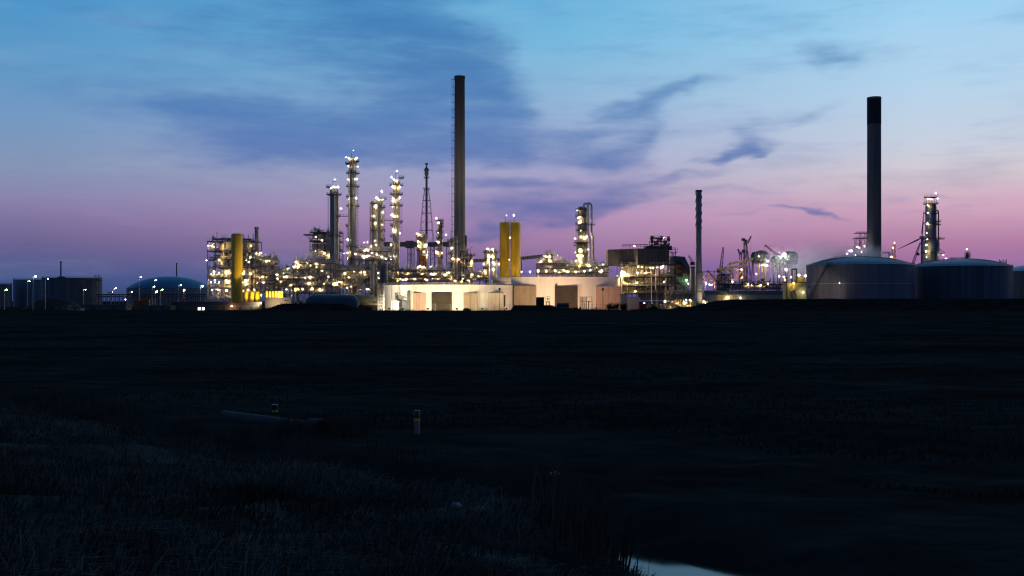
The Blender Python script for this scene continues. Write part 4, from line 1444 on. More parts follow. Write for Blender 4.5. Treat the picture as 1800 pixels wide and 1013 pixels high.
for row in (428, 464):
    mb.box(X(894, 702), X(899, 702), 701, 703, Z(row, 702), Z(row, 702) + .25)
    mb.rail([(X(894, 702), 701, Z(row, 702)), (X(899, 702), 701, Z(row, 702))], 1.2, .08)
mb.build('ladder', 'galvanised', t)
lamp(t, 896.6, 417.8, 700.4, 'dim', .46, 0)
lamp(t, 895, 456.6, 700.4, 'dim', .42, 0)
spot(t, (X(880, 697), 692, Z(488, 697)), (X(889, 705), 705, Z(455, 705)), 1300, (1, .74, .40), 120)  # two unseen spots added to light the yellow silos
spot(t, (X(915, 690), 690, Z(486, 690)), (X(905, 705), 705, Z(440, 705)), 1200, (1, .74, .42), 120)

# conveyor galleries behind the silos
for xa, ya, xb, yb, lab in ((822, 458.5, 884, 457, 'short enclosed conveyor bridge left of the yellow silos'), (914, 454.5, 966, 449, 'sloping enclosed conveyor gallery right of the yellow silos')):
    D = 740
    t = thing('conveyor_gallery', lab, 'conveyor gallery', (X((xa + xb) / 2, D), D, 0), 'conveyor galleries by the silos')
    a, b = P(xa, ya, D), P(xb, yb, D)
    hh = 3.0 / F * D * .95
    mb = MB()
    mb.prism([(a.x, a.z - hh), (b.x, b.z - hh), (b.x, b.z + hh), (a.x, a.z + hh)], D, D + 4)
    mb.build('body', 'beige_cladding', t)
    mb = MB()
    for i in range(9):
        p = a.lerp(b, i / 8)
        mb.box(p.x - .15, p.x + .15, D - .12, D, p.z - hh - .1, p.z + hh + .1)
    mb.build('frame', 'dark_steel', t)
    mb = MB()
    for i in (.05, .95):
        p = a.lerp(b, i)
        mb.beam((p.x - 1.2, D + 2, 0), (p.x, D + 2, p.z - hh), .4)
        mb.beam((p.x + 1.2, D + 2, 0), (p.x, D + 2, p.z - hh), .4)
    mb.build('trestle', 'dark_steel', t)

process_unit('process_unit', 'stepped lit pipework under the head of the sloping gallery', 944, 1000, 705, 16, [463, 472, 481],
    [(959, 451), (962.5, 451), (966, 451, 'warm', .36), (980, 449.7, 'white'), (951, 460), (967, 459.4, 'warm', .4), (979, 466, 'warm', .42), (989, 466.6, 'warm', .48), (991, 467.5, 'warm', .36), (963, 470, 'warm', .42), (946.6, 477, 'warm', .38), (960.7, 477, 'warm', .34), (976, 476, 'warm', .36), (983, 479, 'warm', .38), (991, 476, 'warm', .36), (1002.5, 473.7, 'warm', .5), (998, 478, 'warm', .42)],
    seed=60, bays=6, tangle=420, pipes=14, vessels=3, verticals=12, drums=2)
process_unit('transfer_house', 'small lit transfer house at the head of the sloping gallery', 957, 973, 712, 8, [447, 455, 463], [(964, 452.5, 'warm', .36)], seed=61, bays=2, tangle=50, pipes=2, vessels=0, verticals=2, drums=0, clad=[(960, 972, 448, 455, 1, 'grey_cladding')], cat='transfer house')
process_unit('process_unit', 'lit low pipework around the foot of the column with bent silver pipes', 1000, 1069, 702, 16, [469, 479, 487],
    [(1012, 478, 'warm', .38), (1019, 467.5, 'warm', .36), (1035, 467.5, 'warm', .52), (1027.4, 477.4, 'warm', .42), (1038, 475.6, 'warm', .36), (1043, 477, 'warm', .42), (1058.4, 476.5, 'warm', .46), (1056, 478, 'warm', .36), (1060, 465, 'white', .4), (1068.5, 481, 'warm', .36), (1048, 470)],
    seed=62, bays=7, tangle=420, pipes=18, vessels=3, verticals=12, drums=2)
for px, lab in ((917, 'lone lamp post by the right yellow silo above the white tank'), (932, 'lone lamp post between the yellow silos and the stepped pipework')):
    t = thing('lamp_post', lab, 'lamp post', (X(px, 700), 700, 0), 'lamp posts behind the right white tank')
    mb = MB()
    mb.tube((X(px, 700), 700, 0), (X(px, 700), 700, Z(478, 700)), .12, 6)
    mb.build('pole', 'galvanised', t)
    lamp(t, px, 478, 699.8, 'white', .38, 0)

# column with the two bent silver pipes
D = 704
t = process_column('process_column', 'lit column with two large bent silver pipes down its right side', 1024, 16.5, 362, D, 'column_shell',
    plats=[(369, 150, 330, 1.4), (380, 150, 300, 1.6), (393, 120, 440, 1.6), (405, 150, 330, 1.3), (426, 100, 440, 2.4), (431, 150, 300, 2.8), (446, 120, 440, 1.8)],
    lamp_pts=[(1015, 370, 'warm', .42), (1019, 381, 'warm', .45), (1016, 383, 'warm', .4), (1018, 392, 'warm', .55), (1020, 391, 'warm', .4), (1023, 405, 'warm', .46), (1021, 406), (1021.4, 417), (1031, 417, 'warm', .45), (1029, 419), (1011.5, 419.4, 'white', .28), (1020, 440, 'warm', .55), (1033, 439, 'warm', .42), (1012, 444, 'warm', .38), (1015, 449.5, 'warm', .38), (1018, 451), (1021, 450, 'warm', .42), (1023.5, 450), (1010, 457), (1013, 459), (1018.6, 457.7, 'warm', .36), (1021, 461)],
    ladder=[(-1, 369, 425)], seed=63, davit=False, bands=(372, 405))
mb = MB()
x = X(1024, D)
mb.lathe(x, D + 4.0, [(4.2, Z(470, D)), (4.2, Z(428, D)), (3.3, Z(424, D))], 20)
mb.build('lower_shell', 'column_shell', t)
for k, pts in enumerate(([(1026, 366), (1026, 360), (1028, 358.3), (1031, 358.3), (1033, 361), (1033, 412), (1036.5, 420), (1036.5, 457), (1039, 459), (1044, 459), (1045.5, 462), (1045.5, 475)],
                         [(1032, 361), (1033, 357.8), (1037, 357.6), (1040, 361), (1040, 410), (1043, 419), (1043, 452), (1045, 460)])):
    mb = MB()
    yy = D - 1.2 + k * 2.0
    mb.path([(X(a, D), yy, Z(b, D)) for a, b in pts], .72, 10)
    mb.build('pipe', 'galvanised', t)
mb = MB()
mb.box(X(1031, D), X(1045.5, D), D - 2.2, D + 3, Z(395.8, D), Z(395.2, D))
mb.rail([(X(1031, D), D - 2.1, Z(395.2, D)), (X(1045.5, D), D - 2.1, Z(395.2, D))], 1.2, .07)
mb.build('platform', 'dark_steel', t)
# ---------------------------------------------------------------- dark boiler house
D = 650
t = process_unit('boiler_house', 'big dark clad boiler house on a lit open steel frame', 1092, 1186, D, 26, [465, 487, 503, 516],
    [(1120.4, 480, 'warm', .4), (1132.5, 480.7, 'warm', .7), (1136, 480, 'warm', .45), (1167, 480, 'warm', .42), (1120, 497, 'warm', .4), (1130, 498.5, 'warm', .45), (1133.5, 499), (1138.5, 497, 'warm', .45), (1167, 496, 'warm', .42), (1095.5, 496, 'warm', .45), (1100, 498), (1102, 514, 'warm', .46), (1107, 514, 'warm', .4), (1117, 512.5, 'warm', .6), (1169, 530, 'warm', .42),
     (1122, 469, 'warm', .36), (1128, 470), (1143, 471, 'warm', .36), (1148, 471, 'warm', .4), (1155, 471, 'warm', .36), (1162, 470.5, 'warm', .4), (1166, 468, 'warm', .5)],
    seed=70, bays=7, tangle=380, pipes=12, vessels=3, verticals=14, drums=2, m='dark_steel', cat='boiler house', tanglemat='steel', lamp_dy=3,
    clad=[(1094, 1182, 488, 516, 14, 'grey_cladding'), (1098, 1160, 467, 487, 16, 'grey_cladding'), (1122, 1180, 517, 528, 2, 'grey_cladding')], spread=2)
mb = MB()
Db = D - 1.5
za, zb = Z(465, Db), Z(437, Db)
# corner block: the left face recedes, the right face fronts the camera
xl, xm, xr = X(1069, Db + 14), X(1121, Db), X(1177, Db)
zl = Z(439.5, Db + 14)
vs = [(xl, Db + 14, za), (xm, Db, za), (xr, Db + 2, za), (xr, Db + 26, za), (xl, Db + 30, za), (xl, Db + 14, zb), (xm, Db, zb), (xr, Db + 2, zb), (xr, Db + 26, zb), (xl, Db + 30, zb)]
mb.add(vs, [(0, 1, 6, 5), (1, 2, 7, 6), (2, 3, 8, 7), (3, 4, 9, 8), (4, 0, 5, 9), (5, 6, 7, 8, 9), (4, 3, 2, 1, 0)])
mb.build('cladding', 'dark_cladding', t, smooth=False)
mb = MB()
mb.rail([(X(1094, Db + 6), Db + 6.5, zb), (X(1140, Db), Db + 1.2, zb)], 2.4, .12, 2.2)
mb.beam((X(1094, Db + 6), Db + 6.5, zb + 2.5), (X(1140, Db), Db + 1.2, zb + 2.5), .5)
mb.build('roof_rail', 'dark_steel', t)
mb = MB()
rnd = random.Random(5)
mb.box(X(1136, D), X(1182, D), D + 2, D + 14, zb + .02, Z(432, D))
mb.build('roof_house', 'dark_steel', t)
mb = MB()
for i in range(7):
    x = X(1146 + i * 5.2, D)
    for y in (D + 3, D + 11):
        mb.beam((x, y, Z(432, D)), (x, y, Z(416 + rnd.uniform(0, 8), D)), .4)
for row in (418, 424.5, 430):
    mb.box(X(1146, D), X(1176 - (430 - row), D), D + 2.5, D + 11.5, Z(row, D), Z(row, D) + .3)
    mb.rail([(X(1146, D), D + 2.5, Z(row, D) + .3), (X(1176 - (430 - row), D), D + 2.5, Z(row, D) + .3)], 1.3, .08)
for i in range(34):
    x, z = X(rnd.uniform(1145, 1180), D), Z(rnd.uniform(416, 440), D)
    q = rnd.uniform(.3, 1.1)
    mb.box(x - q, x + q, D + 1 + rnd.random() * 6, D + 3 + rnd.random() * 6, z - q, z + q)
mb.box(X(1145, D), X(1150, D), D + 3, D + 6, Z(420, D), Z(414.5, D))
mb.build('roof_machinery', 'dark_steel', t)
mb = MB()
for k in range(9):
    x, z = X(1179 + (k % 2) * 4, D - 1), Z(440 + k * 7, D)
    mb.box(X(1171, D), X(1186, D), D - 3, D - .3, z, z + .25)
    mb.rail([(X(1171, D), D - 3, z + .25), (X(1186, D), D - 3, z + .25)], 1.2, .08)
    stair(mb, (X(1172 if k % 2 else 1184, D), D - 2, Z(447 + k * 7, D)), (X(1184 if k % 2 else 1172, D), D - 2, z), 1.0, False)
for x in (1171, 1186):
    mb.beam((X(x, D), D - 3, 0), (X(x, D), D - 3, Z(438, D)), .35)
mb.build('stair_tower', 'dark_steel', t)
mb = MB()
mb.box(X(1182, D), X(1192, D), D + 2, D + 5, Z(443.5, D), Z(443, D))
mb.rail([(X(1182, D), D + 2, Z(443, D)), (X(1192, D), D + 2, Z(443, D))], 2.6, .1)
mb.beam((X(1183, D), D + 3, Z(449, D)), (X(1191, D), D + 3, Z(443.5, D)), .3)
mb.build('walkway', 'dark_steel', t)
lamp(t, 1115, 432.5, D + 3, 'warm', .45, 1.2)
lamp(t, 1167, 418, D + 1, 'white', .36, 1.2)
# the blazing floodlight in front of it
t = thing('floodlight_mast', 'brightest star like floodlight at the left corner of the boiler house', 'floodlight', (X(1095, 649), 649, 0))
mb = MB()
mb.lattice((X(1095, 649), 650, 0), (X(1095, 649), 650, Z(479, 649)), 1.0, .8, .09, 14)
mb.build('mast', 'dark_steel', t)
lamp(t, 1095, 480.6, 648.0, 'star', 2.7, 0)
# gas cleaning house with sloping hood
D = 662
t = thing('filter_house', 'teal clad filter house with sloping shoulders right of the boiler house', 'filter house', (X(1198, D), D + 8, 0))
mb = MB()
mb.prism([(X(1184, D), 0), (X(1207, D), 0), (X(1213, D), Z(478, D)), (X(1212.5, D), Z(470, D)), (X(1204, D), Z(451.5, D)), (X(1184, D), Z(450, D))], D, D + 16)
mb.build('cladding', 'teal_cladding', t, smooth=False)
mb = MB()
mb.prism([(X(1186, D), Z(481, D)), (X(1210, D), Z(480, D)), (X(1205, D), Z(472, D)), (X(1195, D), Z(460, D)), (X(1186, D), Z(460, D))], D - 3, D - .02)
mb.build('hood', 'hood_brown', t, smooth=False)
mb = MB()
for row in (486, 498, 508):
    mb.box(X(1184, D), X(1200, D), D - 2, D - .02, Z(row, D), Z(row, D) + .2)
    mb.rail([(X(1184, D), D - 2, Z(row, D) + .2), (X(1200, D), D - 2, Z(row, D) + .2)], 1.2, .08)
mb.build('walkway', 'dark_steel', t)
lamp(t, 1206.6, 493, D - 3, 'green', .55, 0)
lamp(t, 1209, 499, D - 3, 'white', .32, 0)
process_unit('process_unit', 'low cluttered lit plant between the filter house and the spiral chimney', 1172, 1221, 640, 12, [518, 526],
    [(1206.6, 527, 'warm', .45), (1213, 527.6, 'warm', .42), (1202, 532, 'warm', .6), (1205, 533, 'warm', .4), (1210, 499, 'white', .3), (1218, 505), (1180, 531, 'warm', .3), (1190, 534, 'sodium', .3)], seed=75, bays=5, tangle=300, pipes=8, vessels=2, verticals=6, drums=1, tanglemat='steel')
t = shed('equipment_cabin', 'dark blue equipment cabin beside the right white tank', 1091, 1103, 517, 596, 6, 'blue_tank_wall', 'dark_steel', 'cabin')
t = shed('concrete_block_house', 'plain beige block house below the boiler house', 1104, 1125, 523, 590, 6, 'bund_concrete', 'concrete', 'block house', roofh=.3)
shed('site_cabin', 'small dark red cabin at the foot of the boiler house', 1125, 1136, 530, 585, 4, 'brick_red', cat='cabin', roofh=.3, windows=[(1131, 1134, 532, 534, 'lit_window')])
# crane with a dull yellow tower
D = 640
t = thing('pedestal_crane', 'dull yellow pedestal crane with caged head beside the spiral chimney', 'crane', (X(1218, D), D, 0))
mb = MB()
mb.box(X(1215, D), X(1221.5, D), D, D + 2.4, 0, Z(469, D))
mb.build('pedestal', 'olive_wall', t)
mb = MB()
for row in (471, 466):
    mb.box(X(1212.5, D), X(1223, D), D - 1, D + 3, Z(row, D), Z(row, D) + .25)
    mb.rail([(X(1212.5, D), D - 1, Z(row, D)), (X(1223, D), D - 1, Z(row, D))], 1.3, .09, 1.2)
mb.box(X(1214.5, D), X(1221, D), D, D + 2, Z(466, D), Z(460.5, D))
mb.build('cab', 'dark_steel', t)
mb = MB()
mb.lattice((X(1217.5, D), D + 1, Z(461, D)), (X(1211, D), D + 1, Z(449, D)), 1.4, .8, .09, 5)
mb.build('jib', 'rust', t)

# spiral chimney
D = 592
x = X(1228.3, D)
t = thing('spiral_chimney', 'slim grey chimney with helical strakes round its upper half', 'chimney', (x, D, 0))
r = 4.9 / F * D
zt, zs = Z(334.5, D), Z(402, D)
mb = MB()
mb.lathe(x, D, [(r * 1.25, 0), (r * 1.22, Z(480, D)), (r, Z(440, D)), (r, zt), (r * .8, zt), (r * .8, zt - 2), (.05, zt - 2.1)], 24)
mb.build('shaft', 'far_cladding', t)
for k in range(3):
    mb = MB()
    pts = []
    n = 60
    for i in range(n + 1):
        a = 2 * math.pi * (k / 3 + i / n * 1.5)
        z = zs + (zt - 1.4 - zs) * i / n
        pts.append((a, z))
    vs, fs = [], []
    for a, z in pts:
        for rr, dz in ((r * .98, 0), (r * 1.2, 0), (r * 1.2, .25), (r * .98, .25)):
            vs.append((x + rr * math.cos(a), D + rr * math.sin(a), z + dz))
    for i in range(n):
        for j in range(4):
            fs.append((i * 4 + j, i * 4 + 4 + j, i * 4 + 4 + (j + 1) % 4, i * 4 + (j + 1) % 4))
    mb.add(vs, fs)
    mb.build('strake', 'far_cladding', t)
mb = MB()
mb.ring(x, D, r, r * 1.2, zt - .9, .9, n=24)
mb.build('cap', 'dark_steel', t)
mb = MB()
for row in (421, 440, 479, 513):
    mb.ring(x, D, r * .9, r * 1.04 + (.3 * r if row > 450 else 0), Z(row, D), .2, n=24)
mb.build('flange', 'dark_steel', t)
process_unit('pipe_manifold', 'small lit pipe manifold at the foot of the spiral chimney', 1221, 1246, 600, 5, [529], [(1223.6, 531.8, 'warm', .45), (1237, 530, 'warm', .42), (1240, 533, 'warm', .4)], seed=77, bays=3, tangle=60, pipes=3, vessels=1, verticals=3, drums=0)
MAN = [q for q in bpy.data.objects if q.name.startswith('pipe_manifold')][-1]
spot(MAN, (X(1243, 584), 583, 2), (X(1228.3, 592), 592, 20), 9000, (1, .78, .5), 100)  # unseen spot added near the foot to light the spiral chimney

# ---------------------------------------------------------------- the far port: conveyors, cranes, hooded towers
D = 880
def truss(mb, a, b, h, n, r=.2, dep=3.):
    a, b = Vector(a), Vector(b)
    up = Vector((0, 0, h))
    for y in (0, dep):
        o = Vector((0, y, 0))
        mb.beam(a + o, b + o, r * 2)
        mb.beam(a + o + up, b + o + up, r * 2)
        for i in range(n):
            p, q = a.lerp(b, i / n) + o, a.lerp(b, (i + 1) / n) + o
            mb.beam(p, p + up, r * 1.2)
            mb.beam(p + up if i % 2 else p, q if i % 2 else q + up, r * 1.2)
        mb.beam(b + o, b + o + up, r * 1.2)
t = thing('conveyor_bridge', 'orange lit truss bridge right of the spiral chimney', 'conveyor bridge', (X(1270, D), D, 0))
mb = MB()
truss(mb, P(1236, 495, D), P(1306, 490, D), 8.2, 7, .3)
mb.build('truss', 'orange_steel', t)
mb = MB()
for px in (1240, 1256, 1272, 1288, 1303):
    mb.beam((X(px, D), D + 1, 0), (X(px, D), D + 1, Z(493, D)), .6)
mb.build('trestle', 'orange_steel', t)
mb = MB()
mb.beam(P(1243, 475, D - 2), P(1258, 491, D - 2), .9)
mb.beam(P(1259, 491, D - 2), P(1279, 466, D - 2), .5)
mb.build('brace', 'orange_steel', t)
lamps(t, D - 3, [(1247, 500.5), (1251, 501, 'warm', .5), (1255, 501, 'warm', .5), (1259, 500.5, 'warm', .5), (1264, 501, 'green', .4), (1287.5, 495.5, 'warm', .5), (1289, 502.6, 'warm', 1.0), (1286, 501, 'warm', .6), (1275, 494), (1303, 474, 'warm', .55), (1304, 488, 'warm', .6)], r=.45)
lamp(t, 1241, 498, D - 5, 'star', .85, 0)
for xa, ya, xb, yb, lab in ((1283, 464, 1324, 455, 'tan enclosed conveyor rising to the hooded silos'), (1262, 474, 1316, 466, 'tan enclosed conveyor below the rising one')):
    t = thing('conveyor_gallery', lab, 'conveyor gallery', (X((xa + xb) / 2, D + 20), D + 20, 0), 'far tan conveyors')
    a, b = P(xa, ya, D + 20), P(xb, yb, D + 20)
    mb = MB()
    mb.prism([(a.x, a.z - 1.1), (b.x, b.z - 1.1), (b.x, b.z + 1.1), (a.x, a.z + 1.1)], D + 20, D + 24)
    mb.build('body', 'tan_concrete', t)
    mb = MB()
    for k in (.02, .5, .98):
        p = a.lerp(b, k)
        for s_ in (-1.6, 1.6):
            mb.beam((p.x + s_, D + 22, 0), (p.x, D + 22, p.z - 1.1), .45)
    mb.build('trestle', 'crane_steel', t)
process_unit('port_plant', 'dark low port plant with scattered lamps under the hooded silos', 1262, 1378, 780, 16, [500, 508],
    [(1316, 500, 'warm', .5), (1314, 501), (1337, 501, 'warm', .42), (1350, 499, 'warm', .42), (1329.7, 482, 'warm', .45), (1370, 486, 'warm', .42), (1378, 487, 'warm', .42), (1380, 492, 'warm', .36), (1321, 502)], seed=80, bays=9, tangle=260, pipes=8, vessels=5, verticals=12, drums=2, m='dark_steel', tanglemat='dark_steel', cat='port plant')
process_unit('gantry_tower', 'dark gantry tower standing before the orange truss bridge', 1264, 1281, 770, 8, [483, 492, 500, 510], [(1279, 492, 'warm', .3)], seed=81, bays=2, tangle=90, pipes=3, vessels=1, verticals=5, drums=0, m='dark_steel', tanglemat='dark_steel', cat='tower')

def hooded_silo(px, w, pt, pm, legs, D, label, m='silo_cladding', lamp_pts=()):
    t = thing('hooded_silo', label, 'silo', (X(px, D), D, 0), 'hooded silos at the port')
    x, r = X(px, D), w / 2 / F * D
    zt, zm = Z(pt, D), Z(pm, D)
    hgt = zt - zm
    mb = MB()
    mb.lathe(x, D, [(r * .75, zm), (r, zm + hgt * .22), (r, zm + hgt * .66), (r * .72, zm + hgt * .92), (r * .3, zt), (.05, zt)], 9)
    mb.build('hood', m, t, smooth=False)
    for dx, w_ in legs:
        mb = MB()
        rr = w_ / 2 / F * D
        mb.tube((x + dx / F * D, D, 0), (x + dx / F * D, D, zm + .5), rr, 12)
        mb.build('leg', 'column_shell', t)
    mb = MB()
    mb.ring(x, D, r * .6, r * 1.05, zm - .4, .4, n=16)
    mb.ringrail(x, D, r * 1.02, zm, 0, 6.283, 10, 1.2, .1)
    mb.build('platform', 'dark_steel', t)
    for p in lamp_pts:
        lamp(t, p[0], p[1], D - r - 1.5, p[2], p[3], 0)
    return t
hooded_silo(1338.5, 26, 440.5, 462.5, [(-5, 3.2), (1, 3.2), (7, 4)], 900, 'dark hooded silo nearest the rising tan conveyor', lamp_pts=[(1333.7, 450.7, 'warm', .6), (1349.7, 459.4, 'white_star', .75), (1343, 466, 'warm', .5), (1348, 467, 'warm', .45), (1339, 467, 'warm', .42)])
hooded_silo(1326, 12, 443, 461, [(-2, 2)], 912, 'small hooded silo tucked beside the dark one')
hooded_silo(1366, 22, 449, 468, [(-6, 3), (5, 3)], 960, 'hazy hooded silo in the steam, left of the tallest lamp')
hooded_silo(1391, 24, 441, 464, [(-7, 3), (6, 3)], 960, 'hazy hooded silo in the steam, right of the tallest lamp', lamp_pts=[])
t = thing('floodlight_mast', 'tall mast with a white star like floodlight in the steam', 'floodlight', (X(1379, 852), 852, 0))
mb = MB()
mb.lattice((X(1380, 852), 853, 0), (X(1380, 852), 853, Z(446, 852)), 2.0, 1.2, .14, 16)
mb.build('mast', 'dark_steel', t)
lamp(t, 1379, 447.5, 851, 'port_star', 1.0, 0)
lamp(t, 1381.7, 474, 851, 'warm', .6, 0)
lamp(t, 1380.5, 452.5, 851, 'warm', .4, 0)

def crane(label, D, mast, jib, back=None, w=2.2, m='crane_steel', legs=None, tie=None):
    t = thing('port_crane', label, 'crane', (X(mast[0][0], D), D, 0), 'distant cranes')
    mb = MB()
    p, q = P(*mast[0], D), P(*mast[1], D)
    p.z = 0
    mb.lattice(p, q, w, w * .8, .26, 10)
    for l in legs or ():
        a, b = P(*l[0], D), P(*l[1], D)
        mb.lattice(a, b, w * .6, w * .5, .22, 6)
    mb.build('mast', m, t)
    mb = MB()
    mb.lattice(P(*jib[0], D), P(*jib[1], D), w * .9, w * .4, .22, 8)
    mb.build('jib', m, t)
    if back:
        mb = MB()
        mb.lattice(P(*back[0], D), P(*back[1], D), w * .7, w * .6, .22, 3)
        c = P(*back[1], D)
        mb.box(c.x - 1.6, c.x + 1.6, D - 1.5, D + 1.5, c.z - 1.6, c.z + 1.2)
        mb.build('counterweight', m, t)
    if tie:
        mb = MB()
        for a, b in tie:
            mb.beam(P(*a, D), P(*b, D), .16)
        mb.build('cable', m, t)
    return t
crane('slender dark crane boom above the orange truss bridge', 1150, [(1267, 500), (1267.5, 468)], [(1267.5, 470), (1271.4, 435)], w=3.2)
crane('dark crane with a short raised jib left of the portal crane', 1150, [(1302, 500), (1302, 446)], [(1302, 448), (1297, 438)], [(1302, 447), (1307, 441)], w=2.6, tie=[((1297, 438), (1302, 444))])
crane('pale tall portal crane with splayed legs and raised jib', 1120, [(1310.5, 500), (1311, 424)], [(1314, 428), (1320.4, 415)], [(1311, 425), (1306.5, 421)], w=2.0, m='orange_steel',
      legs=[((1306, 500), (1308.5, 424)), ((1321, 500), (1311.5, 424)), ((1306.5, 421), (1313.5, 423))], tie=[((1307, 421), (1307, 470)), ((1320, 415), (1319.5, 458))])
crane('dark crane with a long boom sloping down to the steam', 1120, [(1369, 500), (1369, 450)], [(1369, 450), (1344.4, 431)], w=2.6, tie=[((1345, 431), (1378, 434)), ((1369, 450), (1378, 434)), ((1344.4, 431), (1343.6, 440))])
crane('thin dark crane boom left of the right hand column', 1300, [(1604, 500), (1605, 462)], [(1605, 463), (1617.5, 427)], [(1612, 444), (1613.5, 447)], w=2.8)
crane('tiny far crane boom beside the small lit flare tower', 1500, [(1563, 470), (1563.5, 444)], [(1563.5, 444), (1551, 444.5)], w=2.6)

# long low warehouse and the yellow lit tank shed
D = 640
t = shed('warehouse', 'long low tan warehouse with a blue grey roof behind the dike', 1238, 1379, 511, D, 24, 'beige_cladding', 'teal_cladding', 'warehouse', roofh=2.6)
lamp(t, 1279.5, 523.6, D - 2, 'warm', .42, 0)
lamp(t, 1302, 524, D - 2, 'warm', .48, 0)
D = 604
t = shed('pump_house', 'yellow lit pump house with an outside stair beside the big pale tank', 1383, 1417, 496, D, 9, 'olive_wall', 'dark_steel', 'pump house', roofh=.5)
mb = MB()
stair(mb, (X(1404, D), D - 1.2, 0), (X(1395, D), D - 1.2, Z(513, D)), 1.0)
stair(mb, (X(1393, D), D - 1.2, Z(513, D)), (X(1412, D), D - 1.2, Z(499, D)), 1.0)
mb.box(X(1391, D), X(1397, D), D - 1.8, D - .05, Z(514, D), Z(512.6, D))
mb.build('stair', 'dark_steel', t)
mb = MB()
mb.box(X(1404, D), X(1416, D), D + 1, D + 6, Z(496, D), Z(487.5, D))
mb.build('roof_room', 'olive_wall', t)
mb = MB()
mb.rail([(X(1384, D), D, Z(496, D)), (X(1403, D), D, Z(496, D))], 1.2, .07)
mb.beam((X(1382.6, D), D - .4, 0), (X(1382.6, D), D - .4, Z(487, D)), .5)
mb.build('railing', 'dark_steel', t)
lamp(t, 1395, 498.5, D - 2.6, 'warm', .5, 0)
lamp(t, 1412, 514, D - 2.6, 'warm', .5, 0)
lamp(t, 1404.5, 484, D - .5, 'warm', .45, 2)
lamp(t, 1390.6, 487.5, D - .5, 'warm', .42, 2)
lamp(t, 1416, 485, D + 2, 'warm', .42, 1)
t = thing('portal_frame', 'dark square portal frame on the roof of the pump house', 'frame', (X(1399, D), D + 4, Z(496, D)))
mb = MB()
for px in (1395.5, 1403.3):
    mb.beam((X(px, D), D + 4, Z(496, D)), (X(px, D), D + 4, Z(472.5, D)), .75)
mb.beam((X(1394.6, D), D + 4, Z(473, D)), (X(1404.2, D), D + 4, Z(473, D)), .85)
mb.build('frame', 'dark_steel', t)

# ---------------------------------------------------------------- right hand tanks
t, cx, Rr, zt = storage_tank('storage_tank', 'big pale domed tank with an outside stair, left of three on the right', 1511, 181.5, 467.5, 650, 'tank_wall', 451.5, 'tank_roof', group='domed tanks on the right', girder=(498.5,), ribs=48)
mb = MB()
pts = []
for i in range(15):
    a = math.pi * 1.02 + i / 14 * .62
    pts.append((cx + (Rr + .9) * math.cos(a), 650 + (Rr + .9) * math.sin(a), 1.0 + (zt - .5) * i / 14))
for a, b in zip(pts, pts[1:]):
    stair(mb, a, b, 1.1)
mb.beam(pts[0], (pts[0][0], pts[0][1], 0), .3)
mb.box(pts[-1][0] - 2, pts[-1][0] + 2, pts[-1][1] - 1.5, pts[-1][1] + 1.8, zt - .3, zt)
mb.rail([(pts[-1][0] - 2, pts[-1][1] - 1.5, zt), (pts[-1][0] + 2, pts[-1][1] - 1.5, zt)], 1.3, .09, 1.2)
mb.build('stair', 'dark_steel', t)
mb = MB()
za = Z(451.5, 650)
mb.box(cx - 4, cx + 4, 646, 654, za - .3, za + .2)
mb.rail([(cx - 4, 646, za + .2), (cx + 4, 646, za + .2)], 1.2, .08)
for i in range(13):
    q = 1.0 - i / 12 * .92
    q2 = 1.0 - (i + 1) / 12 * .92
    f = lambda s_: (cx - (Rr) * math.sin(s_) / math.sin(1.0) * .94, 650 - Rr * math.sin(s_) / math.sin(1.0) * .34, zt + (za - zt) * (math.cos(s_) - math.cos(1.0)) / (1 - math.cos(1.0)) + .1)
    a, b = f(q), f(max(q2, .05))
    mb.beam(a, b, .2)
    mb.rail([a, b], 1.15, .07, 1.5)
mb.build('roof_walkway', 'dark_steel', t)
t0 = t
lamp(t0, 1562, 495, 650 - Rr * .80, 'white', .34, 0)
lamp(t0, 1475.5, 498, 650 - Rr * .95, 'white', .2, 0)
t, cx, Rr, zt = storage_tank('storage_tank', 'dark domed tank with ribbed roof, middle of three on the right', 1687, 169, 470, 670, 'dark_tank_wall', 455, 'tank_roof', group='domed tanks on the right', ribs=48)
mb = MB()
za = Z(455, 670)
mb.ringrail(cx - 1, 670, 5.0, za - .6, 0, 6.283, 12, 1.4, .09)
mb.ring(cx - 1, 670, 3.8, 5.2, za - .7, .3, n=16)
mb.build('vent_platform', 'dark_steel', t)
mb = MB()
for i in range(7):
    x = X(1757 + i * 2.0, 660)
    mb.tube((x, 660, zt - .5), (x, 660, Z(456 + (i % 3) * 1.6, 660)), .22, 6)
mb.box(X(1755, 660), X(1770, 660), 658, 661, zt - .4, zt - .1)
mb.rail([(X(1755, 660), 658, zt - .1), (X(1770, 660), 658, zt - .1)], 1.3, .08)
mb.build('vent_pipe', 'dark_steel', t)
storage_tank('storage_tank', 'dark domed tank cut by the right edge of the photo', 1850, 180, 478, 740, 'dark_tank_wall', 463, 'tank_roof', group='domed tanks on the right', ribs=0, rails=False)
# made-up floodlight mast, added to light the left side of the big pale tank
t = thing('floodlight_mast', 'added lamp mast between the pump house and the big pale tank', 'floodlight', (X(1421, 600), 600, 0))
mb = MB()
mb.tube((X(1421, 600), 600, 0), (X(1421, 600), 600, Z(506, 590)), .16, 6)
mb.build('pole', 'dark_steel', t)
mb = MB()
mb.box(X(1421, 600) - .3, X(1421, 600) + .5, 599.6, 600.4, Z(506, 590), Z(504.5, 590))
mb.build('lamp_head', 'lamp_housing', t)
spot(t, (X(1421, 600) + .9, 598.5, Z(506, 590)), (X(1438, 632), 632, 9), 16000, (1, .74, .56), 60)

